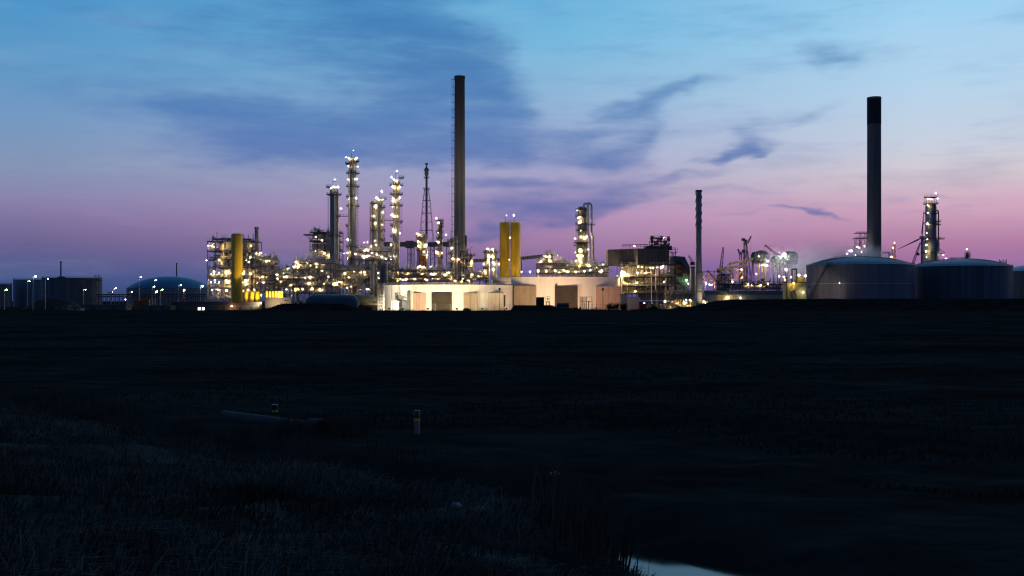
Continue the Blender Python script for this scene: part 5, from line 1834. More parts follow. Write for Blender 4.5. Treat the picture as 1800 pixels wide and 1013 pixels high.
# dark right chimney
t, x, r0, r1, zt = plain_stack('chimney', 'thick dark chimney with a black top band behind the big pale tank', 1536.5, 24.5, 23.4, 172, 930, 'dark_concrete', rings=[(173.5, 2.0)])
mb = MB()
zb = Z(219, 930)
rb = r0 + (r1 - r0) * zb / zt
mb.ring(x, 930, rb - .2, rb + .12, zb, zt - zb - 2, n=32)
mb.build('top_band', 'black_band', t)
t = thing('steel_tower', 'open lattice tower with lamps against the foot of the thick dark chimney', 'tower', (X(1513, 910), 910, 0))
mb = MB()
mb.lattice((X(1508, 910), 910, 0), (X(1508, 910), 910, Z(420, 910)), 4.5, 4.5, .2, 14)
mb.lattice((X(1518, 910), 912, 0), (X(1518, 910), 912, Z(410, 910)), 5, 5, .2, 15)
mb.build('frame', 'crane_steel', t)
for row, xa, xb in ((410, 1504, 1525), (419.5, 1501, 1524), (433, 1503, 1524)):
    mb = MB()
    mb.box(X(xa, 910), X(xb, 910), 907, 915, Z(row, 910) - .3, Z(row, 910) + .3)
    mb.rail([(X(xa, 910), 907, Z(row, 910)), (X(xb, 910), 907, Z(row, 910))], 1.3, .1)
    mb.build('deck', 'crane_steel', t)
lamps(t, 904, [(1506.6, 434), (1510, 435.5), (1520, 433), (1504, 449), (1514, 443)], 'white', .45, 1)
t = thing('pipe_bridge', 'far pipe bridge with white lamps left of the lattice tower', 'pipe rack', (X(1485, 930), 930, 0))
mb = MB()
for px in (1470, 1482, 1494):
    mb.beam((X(px, 930), 930, 0), (X(px, 930), 930, Z(452, 930)), .6)
mb.box(X(1466, 930), X(1500, 930), 928, 932, Z(455, 930), Z(453, 930))
mb.rail([(X(1466, 930), 928, Z(453, 930)), (X(1500, 930), 928, Z(453, 930))], 1.3, .1)
mb.build('frame', 'crane_steel', t)
lamps(t, 926, [(1492, 441), (1496, 441, 'port_star', .6), (1489, 446), (1478, 453)], 'white', .42, 1, pole=4)
t = thing('flare_tower', 'small orange lit flare tower right of the thick dark chimney', 'tower', (X(1569, 1000), 1000, 0))
mb = MB()
mb.lattice((X(1569, 1000), 1000, 0), (X(1571, 1000), 1000, Z(432, 1000)), 7, 2.4, .24, 14)
mb.box(X(1565, 1000), X(1574, 1000), 997, 1003, Z(452.5, 1000), Z(451, 1000))
mb.tube((X(1571, 1000), 1000, Z(436, 1000)), (X(1572.4, 1000), 1000, Z(428, 1000)), .5, 6)
mb.build('frame', 'orange_steel', t)
lamps(t, 995, [(1570, 435.5, 'sodium', .8), (1566.7, 452, 'sodium', .85), (1572.4, 427.4, 'white', .5)], spread=.5, pole=0)

# wind turbine
D = 1500
t = thing('wind_turbine', 'distant pale wind turbine half hidden by the right hand column', 'wind turbine', (X(1622, D), D, 0))
hx, hz = X(1620.5, D), Z(417.5, D)
mb = MB()
mb.tube((X(1622.6, D), D + 3, 0), (X(1622.6, D), D + 3, hz - .5), 2.6, 14, 2.0)
mb.build('tower', 'turbine_white', t)
mb = MB()
mb.box(X(1618.5, D), X(1626, D), D + 1, D + 5, hz - 1.8, hz + 1.9)
mb.build('nacelle', 'turbine_white', t)
mb = MB()
mb.ball((hx, D - .6, hz), 1.7, 12, 6)
mb.build('hub', 'turbine_white', t)
for ang in (210, 330, 90):
    a = R(ang - 4)
    L_ = 41
    d = Vector((math.cos(a), 0, math.sin(a)))
    n = Vector((-math.sin(a), 0, math.cos(a)))
    c = Vector((hx, D - .8, hz))
    vs = []
    st = [(0, .8, .8), (.08, 1.1, .7), (.2, 1.9, .5), (.5, 1.3, .35), (.8, .8, .2), (1, .2, .08)]
    for f_, w_, th in st:
        p = c + d * L_ * f_
        vs += [p - n * w_ * .4, p + Vector((0, -th, 0)), p + n * w_ * .9, p + Vector((0, th, 0))]
    fs = [(i * 4 + j, i * 4 + (j + 1) % 4, i * 4 + 4 + (j + 1) % 4, i * 4 + 4 + j) for i in range(5) for j in range(4)]
    mb = MB()
    mb.add(vs, fs)
    mb.build('blade', 'turbine_white', t)

# right hand column
D = 820
t = process_column('process_column', 'dark stepped column with lamps up its left side, far right', 1642.5, 28, 419, D, 'blue_shell',
    plats=[(419.5, 100, 440, 1.4), (443, 120, 260, 1.6)], lamp_pts=[(1628.5, 431, 'warm', .7), (1628, 442, 'warm', .6), (1629, 452), (1630, 421)], davit=False, seed=91, bands=(440,))
mb = MB()
x, yy = X(1642, D), D + 6.4
mb.lathe(x, yy, [(9.4 / F * D, Z(420, D)), (9.4 / F * D, Z(362, D)), (7.5 / F * D, Z(357, D)), (.1, Z(354.5, D))], 20)
mb.build('upper_shell', 'blue_shell', t)
for row, rr in ((358, 5.2), (346.5, 4.8), (375, 5.2), (393, 5.2)):
    mb = MB()
    mb.ring(x, yy, 4.0, rr + .6, Z(row, D), .3, n=16)
    mb.ringrail(x, yy, rr + .5, Z(row, D) + .3, 0, 6.283, 10, 1.3, .09)
    mb.build('platform', 'dark_steel', t)
mb = MB()
for a in range(6):
    mb.beam((x + 4.6 * math.cos(a), yy + 4.6 * math.sin(a), Z(358, D)), (x + 4.6 * math.cos(a), yy + 4.6 * math.sin(a), Z(346.5, D)), .25)
mb.build('head_frame', 'dark_steel', t)
mb = MB()
xr = X(1655.5, D)
mb.path([(x, yy, Z(368.5, D)), (xr - 1, yy, Z(368.5, D)), (xr, yy, Z(371, D)), (xr, yy, Z(458, D))], .5, 8)
mb.build('pipe', 'dark_steel', t)
mb = MB()
for row, px1 in ((388, 1658), (394, 1658), (419, 1664.5), (445, 1664)):
    mb.box(X(1650, D), X(px1, D), D + 4, D + 8, Z(row, D) - .5, Z(row, D) + .1)
    mb.rail([(X(1650, D), D + 4, Z(row, D)), (X(px1, D), D + 4, Z(row, D))], 1.2, .08)
mb.build('side_platform', 'dark_steel', t)
lamps(t, D + 1.5, [(1631, 349.6, 'warm', .45), (1635, 350, 'warm', .5), (1638, 351, 'warm', .4), (1648, 349, 'warm', .45), (1645, 340, 'white', .45), (1631, 361.5, 'warm', .5), (1630.5, 374.5, 'warm', .6), (1629.5, 393.4, 'warm', .5), (1632, 395), (1629, 410), (1658, 448, 'warm', .42), (1663, 455, 'white', .36)], spread=.3)
for px, pt, ptop, lab in ((1700.5, 443, 438.5, 'stubby vent stack with one lamp behind the ribbed dark roof'),):
    D = 900
    t = thing('vent_stack', lab, 'vent stack', (X(px, D), D, 0))
    mb = MB()
    mb.lattice((X(px, D), D, 0), (X(px, D), D, Z(pt, D)), 3.6, 3.0, .25, 14)
    mb.box(X(px - 4, D), X(px + 4, D), D - 2, D + 2, Z(451, D), Z(450.3, D))
    mb.rail([(X(px - 4, D), D - 2, Z(450.3, D)), (X(px + 4, D), D - 2, Z(450.3, D))], 1.5, .12)
    mb.build('frame', 'crane_steel', t)
    mb = MB()
    mb.tube((X(px, D), D, 0), (X(px, D), D, Z(444, D)), 1.0, 10)
    mb.build('pipe', 'dark_steel', t)
    lamp(t, px - 1, ptop, D - 2, 'white', .5, 1.5)

# ---------------------------------------------------------------- white tanks in front, floodlit
def white_tank(label, px, w, pt, Dc, stairs_side=-1):
    Rr = w / 2 / F * Dc
    cx = X(px, Dc)
    zt = Z(pt, Dc - Rr)
    t = thing('white_tank', label, 'storage tank', (cx, Dc, 0), 'floodlit white tanks')
    mb = MB()
    mb.lathe(cx, Dc, [(Rr, -.2), (Rr, zt - .5), (Rr + .22, zt - .45), (Rr + .22, zt), (Rr - .4, zt), (Rr - .4, zt - 1.5), (.1, zt - 1.2)], 120)
    mb.build('shell', 'white_wall', t)
    mb = MB()
    mb.ringrail(cx, Dc, Rr - .1, zt, 0, 6.283, 90, 1.15, .07)
    mb.build('railing', 'galvanised', t)
    return t, cx, Rr, zt
t1, c1x, R1, z1 = white_tank('white floodlit tank with cream light and an outside stair, left of two', 788, 227, 500.5, 617)
t2, c2x, R2, z2 = white_tank('white floodlit tank with peach light, taller and right of two', 976, 225, 486.7, 652)
# doorway and ribs on the left tank
def onwall(cx, Dc, Rr, px, out=0.):
    """point on the near wall of a round tank seen at column px"""
    k = (px - 900) / F
    # |(k y - cx, y - Dc)| = R
    a, b, c = k * k + 1, -2 * (k * cx + Dc), cx * cx + Dc * Dc - (Rr + out) ** 2
    y = (-b - math.sqrt(max(0, b * b - 4 * a * c))) / (2 * a)
    return k * y, y
def wallbox(mb, t_, px0, px1, r0, r1, out, thick=.2):
    (cx, Dc, Rr) = t_
    xa, ya = onwall(cx, Dc, Rr, px0)
    xb, yb = onwall(cx, Dc, Rr, px1)
    ym = min(ya, yb)
    mb.box(min(xa, xb), max(xa, xb), ym - out, max(ya, yb) + thick, Z(r1, ym), Z(r0, ym))
T1, T2 = (c1x, 617, R1), (c2x, 652, R2)
mb = MB()
wallbox(mb, T1, 694.5, 699.5, 515.5, 528, .15)
mb.build('door', 'black_plastic', t1)
mb = MB()
x, y = onwall(*T1, 719, 1.2)
mb.box(x - 1.0, x + .6, y - 1.2, y + 2, .2, Z(512.5, y))
mb.build('lift_cabin', 'dark_steel', t1)
mb = MB()
xl, yl = X(697, 580), 583
zl = Z(528.5, yl)
mb.box(X(699, yl), X(718, yl), yl, yl + 2.4, zl - .3, zl)
mb.rail([(X(699, yl), yl, zl), (X(718, yl), yl, zl)], 3.0, .14, 1.6)
mb.rail([(X(699, yl), yl, zl), (X(718, yl), yl, zl)], 1.5, .12, 6)
stair(mb, (X(745, yl), yl + 1, .4), (X(722, yl), yl + 1, zl), 1.4)
mb.prism([(X(704, yl), 0), (X(740, yl), 0), (X(722, yl), zl - .4), (X(702, yl), zl - .4)], yl + .3, yl + 2.2)
mb.beam((X(698, yl), yl, Z(513, yl)), (X(706, yl), yl, zl + 2.6), .3)
mb.build('stair', 'dark_steel', t1)
# pinkish sheet stands in for shaded wall between the tanks, with rim pipes
t = thing('roof_gantry', 'pinkish sheet standing in for shaded wall, with rim pipes, where the two white tanks meet', 'gantry', (X(884, 600), 600, 0))
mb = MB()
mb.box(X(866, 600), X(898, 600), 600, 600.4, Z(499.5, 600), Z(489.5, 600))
mb.build('shade_sheet', 'bund_concrete', t)
mb = MB()
for row in (489, 491.5, 496.5):
    mb.tube((X(848 if row == 491.5 else 866, 599), 599.5, Z(row, 599.5)), (X(898, 599), 599.5, Z(row, 599.5)), .16, 6)
for px in (866, 874, 882, 890, 898):
    mb.beam((X(px, 599), 599.3, Z(500.5, 599)), (X(px, 599), 599.3, Z(488.5, 599)), .22)
mb.build('pipe', 'galvanised', t)
# freestanding concrete blast walls in front of the tanks
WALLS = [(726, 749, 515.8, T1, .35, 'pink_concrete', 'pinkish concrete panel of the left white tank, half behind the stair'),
         (757.5, 794, 515.6, T1, 1.6, 'brown_concrete', 'dark brown concrete block before the left white tank'),
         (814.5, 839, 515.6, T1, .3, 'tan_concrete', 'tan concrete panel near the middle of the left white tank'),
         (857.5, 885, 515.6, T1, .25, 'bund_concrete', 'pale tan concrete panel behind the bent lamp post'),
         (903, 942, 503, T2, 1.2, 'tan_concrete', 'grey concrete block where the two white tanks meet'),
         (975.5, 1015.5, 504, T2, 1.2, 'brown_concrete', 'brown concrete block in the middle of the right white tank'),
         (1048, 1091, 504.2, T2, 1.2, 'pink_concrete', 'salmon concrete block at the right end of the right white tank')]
for x0, x1, r0, TT, dep, m, lab in WALLS:
    ys = [onwall(*TT, q)[1] for q in (x0, (x0 + x1) / 2, min(x1, 1086))]
    D = min(ys) - dep
    back = max(ys) + .3
    t = thing('concrete_block', lab, 'concrete block', (X((x0 + x1) / 2, D), D, 0), 'concrete blocks of the white tanks')
    a, b, z = X(x0, D), X(x1, D), Z(r0, D)
    ch = .9 if dep == 1.6 else .05
    out = [(a, D + ch * 3), (a + ch, D), (b, D), (b, back), (a, back)]
    def slab(z0, z1, g):
        cx_, cy_ = (a + b) / 2, (D + back) / 2
        pts = [(x + math.copysign(g, x - cx_), y + math.copysign(g, y - cy_)) for x, y in out]
        n = len(pts)
        return MB().add([(x, y, z0) for x, y in pts] + [(x, y, z1) for x, y in pts], [tuple(range(n - 1, -1, -1)), tuple(range(n, 2 * n))] + [(i, (i + 1) % n, n + (i + 1) % n, n + i) for i in range(n)])
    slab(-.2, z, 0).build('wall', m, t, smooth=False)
    slab(z + .005, z + .2, .06).build('coping', m, t, smooth=False)
    for k in range(1, 4):
        q = a + ch + (b - a - ch) * k / 4
        MB().box(q - .03, q + .03, D - .015, D + .1, 0, z - .1).build('joint', 'brown_concrete', t)
# floodlights on the ground that wash the white walls
def ground_flood(px, D, tgt, watts, color, lab, ang=120):
    x = X(px, D)
    t = thing('ground_floodlight', lab, 'floodlight', (x, D, 0), 'floodlights at the foot of the white tanks')
    mb = MB()
    mb.beam((x - .5, D, 0), (x - .5, D, 1.0), .1)
    mb.beam((x + .5, D, 0), (x + .5, D, 1.0), .1)
    mb.build('bracket', 'dark_steel', t)
    mb = MB()
    mb.add([(x - .6, D - .35, .8), (x + .6, D - .35, .8), (x + .6, D - .2, 1.6), (x - .6, D - .2, 1.6), (x - .5, D + .2, 1.0), (x + .5, D + .2, 1.0), (x + .5, D + .25, 1.75), (x - .5, D + .25, 1.75)],
           [(0, 1, 2, 3), (1, 5, 6, 2), (5, 4, 7, 6), (4, 0, 3, 7), (3, 2, 6, 7), (4, 5, 1, 0)])
    mb.build('lamp_head', 'lamp_housing', t, smooth=False)
    spot(t, (x, D + .6, 1.5), tgt, watts, color, ang, .9, .4)
CREAM, PEACH = (1, .78, .44), (1, .60, .33)
ground_flood(684, 558, (X(684, 600), 605, 8), 85000, (1, .88, .64), 'ground floodlight at the left end of the left white tank', 70)
ground_flood(708, 551, (X(706, 590), 590, 9), 38000, CREAM, 'ground floodlight under the dark stair of the left white tank', 110)
ground_flood(752, 551, (X(750, 583), 583, 9), 36000, CREAM, 'ground floodlight left of the dark brown block', 120)
ground_flood(803, 551, (X(803, 580), 580, 9), 36000, CREAM, 'ground floodlight right of the dark brown block', 120)
ground_flood(848, 551, (X(848, 583), 583, 9), 34000, CREAM, 'ground floodlight between the two tan panels', 120)
ground_flood(890, 562, (X(885, 600), 600, 9), 12000, PEACH, 'ground floodlight at the right end of the left white tank', 120)
ground_flood(930, 578, (X(930, 612), 614, 13), 19000, (1, .66, .36), 'ground floodlight before the grey block', 130)
ground_flood(966, 582, (X(966, 612), 612, 12), 19000, (1, .66, .36), 'ground floodlight left of the brown block', 130)
ground_flood(1020, 582, (X(1018, 614), 614, 12), 19000, PEACH, 'ground floodlight right of the brown block', 130)
ground_flood(1048, 586, (X(1046, 620), 620, 12), 12000, PEACH, 'ground floodlight left of the salmon block', 130)
def lamp_pole(px, pt, D, lab, watts, tgt, color, bent=False):
    x, z = X(px, D), Z(pt, D)
    t = thing('lamp_post', lab, 'lamp post', (x, D, 0), 'dark floodlight posts before the white tanks')
    mb = MB()
    mb.tube((x, D, -.2), (x, D, z), .13, 6, .09)
    mb.build('pole', 'dark_steel', t)
    mb = MB()
    mb.ball((x, D, z + .2), .62, 10, 6, 1.1)
    mb.tube((x, D + .3, z + .1), (x, D + .9, z), .5, 10, .62)
    mb.build('lamp_head', 'lamp_housing', t)
    if watts:
        spot(t, (x, D + 1.2, z), tgt, watts, color, 110, .9, .3)
    return t
lamp_pole(878.2, 508.8, 560, 'dark ball headed lamp post before the pale tan panel', 2500, (X(868, 580), 580, 5), (1, .74, .45))
lamp_pole(1060, 509.2, 566, 'dark ball headed lamp post before the salmon block', 6000, (X(1068, 594), 594, 6), (1, .58, .38))
t = thing('lamp_post', 'thin post with a slanting arm at the bright left end of the white tank', 'lamp post', (X(688.7, 566), 566, 0), 'dark floodlight posts before the white tanks')
mb = MB()
x = X(688.7, 566)
mb.tube((x, 566, -.2), (x, 566, Z(497, 566)), .16, 6, .12)
mb.build('pole', 'dark_steel', t)
mb = MB()
mb.add([(x + .4, 566, Z(500.5, 566)), (x + 1.8, 566, Z(500.8, 566)), (x + 3.6, 566, Z(505, 566)), (x + 3.2, 566, Z(506.6, 566)), (x + .4, 566.3, Z(500.5, 566)), (x + 1.8, 566.3, Z(500.8, 566)), (x + 3.6, 566.3, Z(505, 566)), (x + 3.2, 566.3, Z(506.6, 566))], [(0, 1, 5, 4), (1, 2, 6, 5), (2, 3, 7, 6), (3, 0, 4, 7)])
mb.build('arm', 'dark_steel', t)
t = thing('concrete_pylon', 'tall narrow dark pylon right of the bent lamp post', 'pylon', (X(886.8, 563), 563, 0))
mb = MB()
mb.box(X(885.5, 563), X(888.4, 563), 563, 563.9, -.2, Z(519, 563))
mb.build('shaft', 'dark_steel', t)
mb = MB()
mb.path([(X(877.5, 562), 562, .2), (X(878.6, 562), 562, 1.0), (X(882, 562), 562, 1.3), (X(885, 562), 562, 1.0), (X(889, 562), 562, .1)], .1, 5)
mb.build('handrail', 'dark_steel', t)
t = thing('stair_scaffold', 'pinkish lit lattice scaffold stair at the left end of the white tank', 'scaffold', (X(670, 572), 572, 0))
mb = MB()
mb.lattice((X(670, 572), 572, 0), (X(670, 572), 572, Z(498.5, 572)), 3.2, 3.2, .11, 9)
for k in range(8):
    z = Z(541 - k * 5.6, 572)
    mb.box(X(665.5, 572), X(674.5, 572), 570.6, 573.4, z, z + .12)
    mb.rail([(X(665.5, 572), 570.5, z), (X(674.5, 572), 570.5, z)], 1.1, .05, 1.6)
mb.build('frame', 'steel', t)
t = shed('control_cabinet', 'pale upright control cabinet below the dark stair', 692, 700.5, 529.5, 576, 1.6, 'far_cladding', 'white_wall', 'cabinet', roofh=.25)
t = shed('equipment_container', 'dark box container standing between the grey block and the brown block', 942.5, 956.5, 522.5, 572, 4, 'black_band', 'dark_steel', 'container', roofh=.3)
t = thing('valve_skid', 'small pale valve skid beside the dark box container', 'valve skid', (X(962, 574), 574, 0))
mb = MB()
for px in (959.5, 966.3):
    mb.beam((X(px, 574), 574, 0), (X(px, 574), 574, Z(521.5, 574)), .22)
mb.beam((X(959, 574), 574, Z(521.7, 574)), (X(967, 574), 574, Z(521.7, 574)), .22)
mb.beam((X(959, 574), 574, Z(530, 574)), (X(967, 574), 574, Z(530, 574)), .18)
mb.build('frame', 'galvanised', t)
mb = MB()
mb.box(X(962, 574), X(964, 574), 573.6, 574.2, Z(528, 574), Z(523.5, 574))
mb.path([(X(961, 574), 574, 0), (X(961, 574), 574, Z(531, 574)), (X(965, 574), 574, Z(531, 574)), (X(965, 574), 574, 0)], .2, 6)
mb.build('valve', 'dark_steel', t)
t = thing('pipe_manifold', 'row of upright pipes and a frame right of the brown block', 'pipe manifold', (X(1030, 578), 578, 0))
for i in range(6):
    mb = MB()
    mb.tube((X(1019.8 + i * 2.1, 578), 578, 0), (X(1019.8 + i * 2.1, 578), 578, Z(522 + (i % 2), 578)), .18, 8)
    mb.build('pipe', 'galvanised' if i % 2 else 'dark_steel', t)
mb = MB()
for px in (1031, 1040.5):
    mb.beam((X(px, 578), 578, 0), (X(px, 578), 578, Z(522, 578)), .2)
for row in (522.2, 530):
    mb.beam((X(1019, 578), 578, Z(row, 578)), (X(1040.8, 578), 578, Z(row, 578)), .2)
mb.path([(X(1034.5, 578), 578, 0), (X(1034.5, 578), 578, Z(531, 578)), (X(1037.5, 578), 578, Z(530, 578))], .25, 6)
mb.build('frame', 'dark_steel', t)
# wall lamp housing above the brown block
t = thing('wall_cabinet', 'small dark cabinet fixed high on the right white tank', 'cabinet', (X(977.5, 608), 608, Z(503, 608)))
mb = MB()
x, y = onwall(*T2, 977.5)
mb.box(X(976, y), X(979.4, y), y - .8, y + .3, Z(504, y), Z(499.3, y))
mb.build('box', 'dark_steel', t)
# a parked dark tank trailer before the brown block
D = 556
t = thing('tank_trailer', 'dark tank trailer parked before the brown concrete block', 'trailer', (X(989, D), D, 0))
z0, z1_ = Z(541, D), Z(533.5, D)
mb = MB()
mb.tube((X(978.5, D), D, (z0 + z1_) / 2 + .2), (X(1000, D), D, (z0 + z1_) / 2 + .2), (z1_ - z0) / 2, 16)
mb.build('tank', 'tarpaulin', t)
mb = MB()
mb.box(X(978, D), X(1000.5, D), D - .9, D + .9, z0 - .25, z0 + .15)
mb.build('chassis', 'dark_steel', t)
for px in (981, 984.5, 996):
    mb = MB()
    mb.tube((X(px, D), D - 1.1, z0 - .5), (X(px, D), D - .8, z0 - .5), .52, 14)
    mb.build('wheel', 'black_plastic', t)
# mesh fence
def fence(label, x0, x1, D, top, n):
    t = thing('mesh_fence', label, 'fence', (X((x0 + x1) / 2, D), D, 0), 'mesh fences before the white tanks')
    z = Z(top, D)
    for i in range(n + 1):
        x = X(x0 + (x1 - x0) * i / n, D)
        mb = MB()
        mb.beam((x, D, -.3), (x, D, z + .35), .10)
        mb.beam((x, D, z + .3), (x - .15, D - .35, z + .75), .07)
        mb.build('post', 'dark_steel', t)
    mb = MB()
    for k in (1.0, .66, .33, .08):
        mb.tube((X(x0, D), D, z * k), (X(x1, D), D, z * k), .035, 4)
    mb.build('wire', 'dark_steel', t)
fence('mesh fence crossing before the left white tank', 748, 904, 558, 535.8, 18)
fence('mesh fence crossing before the salmon block', 1020, 1092, 560, 535.5, 10)

# rounded covered heaps left of the white tanks
def covered_heap(lab, prof, D, dep, m):
    n = len(prof)
    vs, fs = [], []
    cross = [(-1, -.05), (-.92, .35), (-.74, .68), (-.45, .91), (0, 1.0), (.45, .91), (.74, .68), (.92, .35), (1, -.05)]
    for i, (px, row) in enumerate(prof):
        z = Z(row, D)
        for c, f_ in cross:
            q = dep * (min(1, .35 + .65 * math.sin(math.pi * (i + .5) / n) ** .5))
            vs.append((X(px, D), D + dep + c * q, z * f_))
    k = len(cross)
    for i in range(n - 1):
        for j in range(k - 1):
            fs.append((i * k + j, (i + 1) * k + j, (i + 1) * k + j + 1, i * k + j + 1))
    fs += [tuple(range(k))[::-1], tuple((n - 1) * k + j for j in range(k))]
    mb = MB()
    mb.add(vs, fs)
    tag(mb.build('covered_heap', m, None), lab, 'covered heap', 'covered heaps by the white tanks')
covered_heap('dark blue sheeted heap left of the olive one', [(531, 546), (531.5, 531), (533.5, 526), (537, 521.5), (542, 518.5), (548, 517.2), (575, 517), (600, 516.8), (612, 517), (620, 519), (626, 526), (629, 545)], 562, 9, 'tarpaulin')
covered_heap('olive sheeted heap between the dark blue heap and the scaffold stair', [(606, 545), (608, 530), (610, 524), (614, 519.5), (622, 517.4), (645, 517.2), (652, 519), (658, 523), (663, 529), (665.5, 540), (666, 546)], 578, 9, 'olive_tarpaulin')
t = thing('retaining_wall', 'low brown retaining wall below the olive sheeted heap', 'wall', (X(639, 568), 568, 0))
mb = MB()
for i in range(7):
    a, b = X(612 + i * 7.4, 568), X(612 + (i + 1) * 7.4, 568) - .05
    mb.box(a, b, 568, 568.5, -.2, Z(536.6 + (.4 if i % 3 == 0 else 0), 568))
mb.build('wall', 'brown_concrete', t)
# bushes by the salmon block
def bush(px, D, wid, hgt, seed, lab):
    rnd = random.Random(seed)
    t = thing('bare_bush', lab, 'bush', (X(px, D), D, 0), 'bare bushes at the right white tank')
    mb = MB()
    lf = MB()
    for i in range(46):
        a = rnd.uniform(0, 6.283)
        x0, y0 = X(px, D) + rnd.gauss(0, wid * .25), D + rnd.gauss(0, .8)
        p = Vector((x0, y0, 0))
        d = Vector((rnd.gauss(0, .5), rnd.gauss(0, .4), 1.5)).normalized()
        L_ = hgt * rnd.uniform(.5, 1.05) * (1 - .5 * abs(x0 - X(px, D)) / wid)
        q = p + d * L_
        mb.tube(p, q, .06, 4, .02)
        for k in range(7):
            s_ = p.lerp(q, rnd.uniform(.35, 1))
            e = s_ + Vector((rnd.gauss(0, .5), rnd.gauss(0, .5), rnd.uniform(.1, .8)))
            mb.tube(s_, e, .03, 3, .012)
            for m_ in range(5):
                c = s_.lerp(e, rnd.random()) + Vector((rnd.gauss(0, .12), rnd.gauss(0, .12), rnd.gauss(0, .12)))
                w_ = rnd.uniform(.08, .2)
                u = Vector((rnd.gauss(0, 1), rnd.gauss(0, 1), rnd.gauss(0, 1))).normalized() * w_
                v = Vector((rnd.gauss(0, 1), rnd.gauss(0, 1), rnd.gauss(0, 1))).normalized() * w_
                lf.add([c - u, c + v, c + u, c - v], [(0, 1, 2, 3)])
    mb.build('branches', 'twig', t)
    lf.build('foliage', 'twig', t, smooth=False)
bush(1072, 560, 3.2, 4.2, 1, 'bare bush at the left foot of the salmon block')
bush(1082, 559, 3.6, 5.0, 2, 'taller bare bush at the right foot of the salmon block')
bush(1096, 561, 3.0, 4.0, 3, 'bare bush before the dark blue equipment cabin')
bush(1012, 557, 2.0, 1.6, 4, 'low bush right of the parked tank trailer')
bush(820, 556, 3.0, 1.3, 5, 'low scrub under the fence before the tan block')
bush(850, 556, 3.0, 1.4, 6, 'low scrub under the fence left of the bent lamp post')
bush(1150, 556, 5.0, 3.0, 7, 'wide dark bush at the foot of the boiler house')
bush(1195, 557, 5.0, 2.6, 8, 'dark bush left of the spiral chimney base')
bush(1240, 556, 4.0, 2.6, 9, 'dark bush on the left shoulder of the dike')
# steam
def steam(lab, px, py, D, rx, ry, rz, dens, seed, tilt=0.):
    m = bpy.data.materials.new('steam')
    m.use_nodes = True
    nt = m.node_tree
    for n in list(nt.nodes):
        nt.nodes.remove(n)
    out = nt.nodes.new('ShaderNodeOutputMaterial')
    v = nt.nodes.new('ShaderNodeVolumePrincipled')
    nt.links.new(v.outputs[0], out.inputs['Volume'])
    v.inputs['Color'].default_value = (.92, .92, .95, 1)
    tc = nt.nodes.new('ShaderNodeTexCoord')
    ln = nt.nodes.new('ShaderNodeVectorMath')
    ln.operation = 'LENGTH'
    mp = nt.nodes.new('ShaderNodeMapping')
    mp.inputs['Scale'].default_value = (1 / rx, 1 / ry, 1 / rz)
    nt.links.new(tc.outputs['Object'], mp.inputs[0])
    nt.links.new(mp.outputs[0], ln.inputs[0])
    fall = nt.nodes.new('ShaderNodeMapRange')
    fall.interpolation_type = 'SMOOTHSTEP'
    for i, q in enumerate((.98, .1, 0., 1.)):
        fall.inputs[i + 1].default_value = q
    nt.links.new(ln.outputs['Value'], fall.inputs[0])
    nz = nt.nodes.new('ShaderNodeTexNoise')
    nz.inputs['Scale'].default_value = 2.2 / rx
    nz.inputs['Detail'].default_value = 3
    nt.links.new(tc.outputs['Object'], nz.inputs['Vector'])
    mr = nt.nodes.new('ShaderNodeMapRange')
    for i, q in enumerate((.36, .66, .1, dens)):
        mr.inputs[i + 1].default_value = q
    mr.inputs[3].default_value = dens * .15
    nt.links.new(nz.outputs[0], mr.inputs[0])
    mul = nt.nodes.new('ShaderNodeMath')
    mul.operation = 'MULTIPLY'
    nt.links.new(fall.outputs[0], mul.inputs[0])
    nt.links.new(mr.outputs[0], mul.inputs[1])
    nt.links.new(mul.outputs[0], v.inputs['Density'])
    mb = MB()
    n1, n2 = 18, 10
    prof = [(max(.01, math.sin(math.pi * i / n2)), -math.cos(math.pi * i / n2)) for i in range(n2 + 1)]
    mb.lathe(0, 0, prof, n1)
    mb.v = [(a * rx, b * ry, c * rz) for a, b, c in mb.v]
    o = mb.build('steam', m, None, kind='stuff')
    o.location = P(px, py, D)
    o['label'] = lab
    o['category'] = 'steam'
steam('pale steam drifting between the hooded silos and the thick dark chimney', 1432, 462, 870, 62, 24, 26, .07, 1)
steam('steam round the hidden foot of the thick dark chimney', 1512, 452, 885, 38, 20, 14, .09, 2)
steam('small puff of steam above the dense pipe structure', 547, 447, 648, 9, 6, 6, .16, 3, 20)

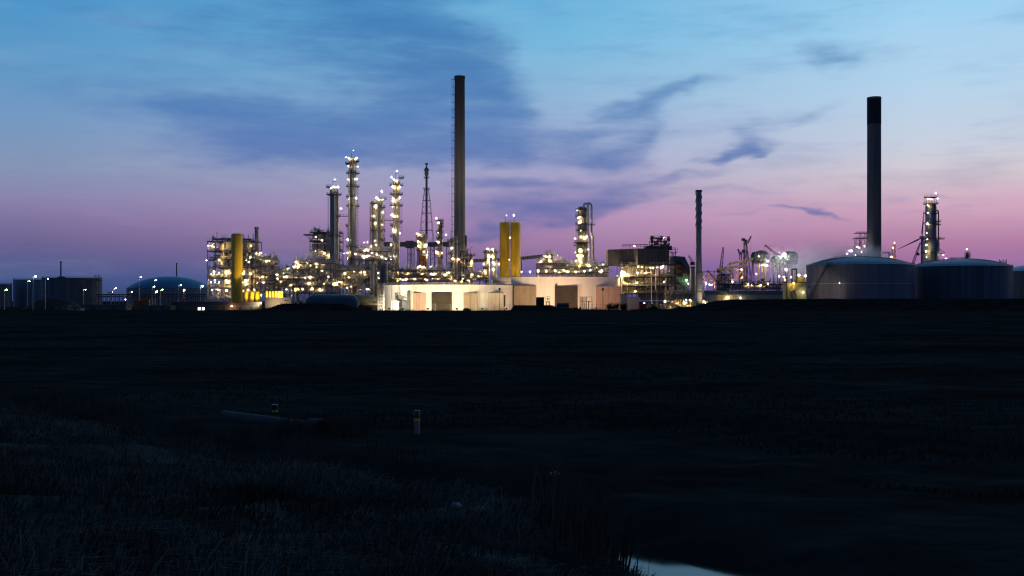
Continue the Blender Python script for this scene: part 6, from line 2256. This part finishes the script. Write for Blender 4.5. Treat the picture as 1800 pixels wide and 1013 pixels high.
# ---------------------------------------------------------------- near things: culvert pipe, marker posts, stones
def ground_at(x, y):
    return float(ground_h(x, y))
t = thing('culvert_pipe', 'dark drain pipe lying at the far bank of the ditch, open end showing', 'pipe', (-11, 48, 0))
a, b = P(394, 735.5, 52), P(548, 757, 45.4)
b2 = P(560, 763, 44.9)
mb = MB()
mb.tube(a, b, .40, 20)
mb.build('pipe', 'pipe_plastic', t)
d = (Vector(b2) - Vector(b)).normalized()
mb = MB()
ax = (Vector(b) - Vector(a)).normalized()
u = ax.cross(Vector((0, 0, 1))).normalized()
w_ = u.cross(ax)
vs, fs = [], []
n = 24
for s_, rr in ((0, .40), (0, .56), (.9, .56), (.9, .47), (.05, .47)):
    for i in range(n):
        q = 2 * math.pi * i / n
        vs.append(Vector(b) + ax * s_ + u * math.cos(q) * rr + w_ * math.sin(q) * rr)
for j in range(4):
    for i in range(n):
        fs.append((j * n + i, j * n + (i + 1) % n, (j + 1) * n + (i + 1) % n, (j + 1) * n + i))
mb.add(vs, fs)
mb.build('socket', 'pipe_plastic', t)
def marker_post(px, pt, pb, D, lab):
    x, z0, z1 = X(px, D), Z(pb, D), Z(pt, D)
    hh = z1 - z0
    t = thing('marker_post', lab, 'marker post', (x, D, z0 - .25), 'yellow topped marker posts in the field')
    r = 5.2 / F * D
    mb = MB()
    mb.tube((x, D, z0 - .3), (x, D, z0 + hh * .56), r, 14)
    mb.build('post', 'post_white', t)
    mb = MB()
    mb.tube((x, D, z0 + hh * .56), (x, D, z0 + hh * .68), r * 1.02, 14)
    mb.build('band', 'post_yellow', t)
    mb = MB()
    mb.lathe(x, D, [(r * 1.1, z0 + hh * .68), (r * 1.1, z0 + hh * .95), (r * .9, z1), (.01, z1 + .01)], 14)
    mb.build('cap', 'black_plastic', t)
marker_post(733, 721.5, 763, 45, 'white marker post with black cap and yellow band standing clear in the field')
marker_post(483, 711, 741, 53, 'marker post half hidden behind the drain pipe')
mat('stone', (.20, .19, .18), .9, 0, .25, 3)
def rock(px, py, D, s_, seed, lab, z=None):
    rnd = random.Random(seed)
    x, y = X(px, D), D
    mb = MB()
    mb.ball((0, 0, 0), s_, 9, 6, .6)
    mb.v = [(a * (1 + rnd.uniform(-.2, .2)) + x, b * (1 + rnd.uniform(-.2, .2)) + y, c * (1 + rnd.uniform(-.15, .15)) + (ground_at(x, y) + s_ * .3)) for a, b, c in mb.v]
    tag(mb.build('stone', 'stone', None), lab, 'stone', 'pale stones on the bank')
rock(975, 818, 34, .16, 1, 'small pale stone alone at the foot of the ditch')
rock(802, 928, 11.4, .07, 2, 'pale stone on the crest of the bank, left of two')
rock(845, 928, 11.2, .06, 3, 'pale stone on the crest of the bank, right of two')
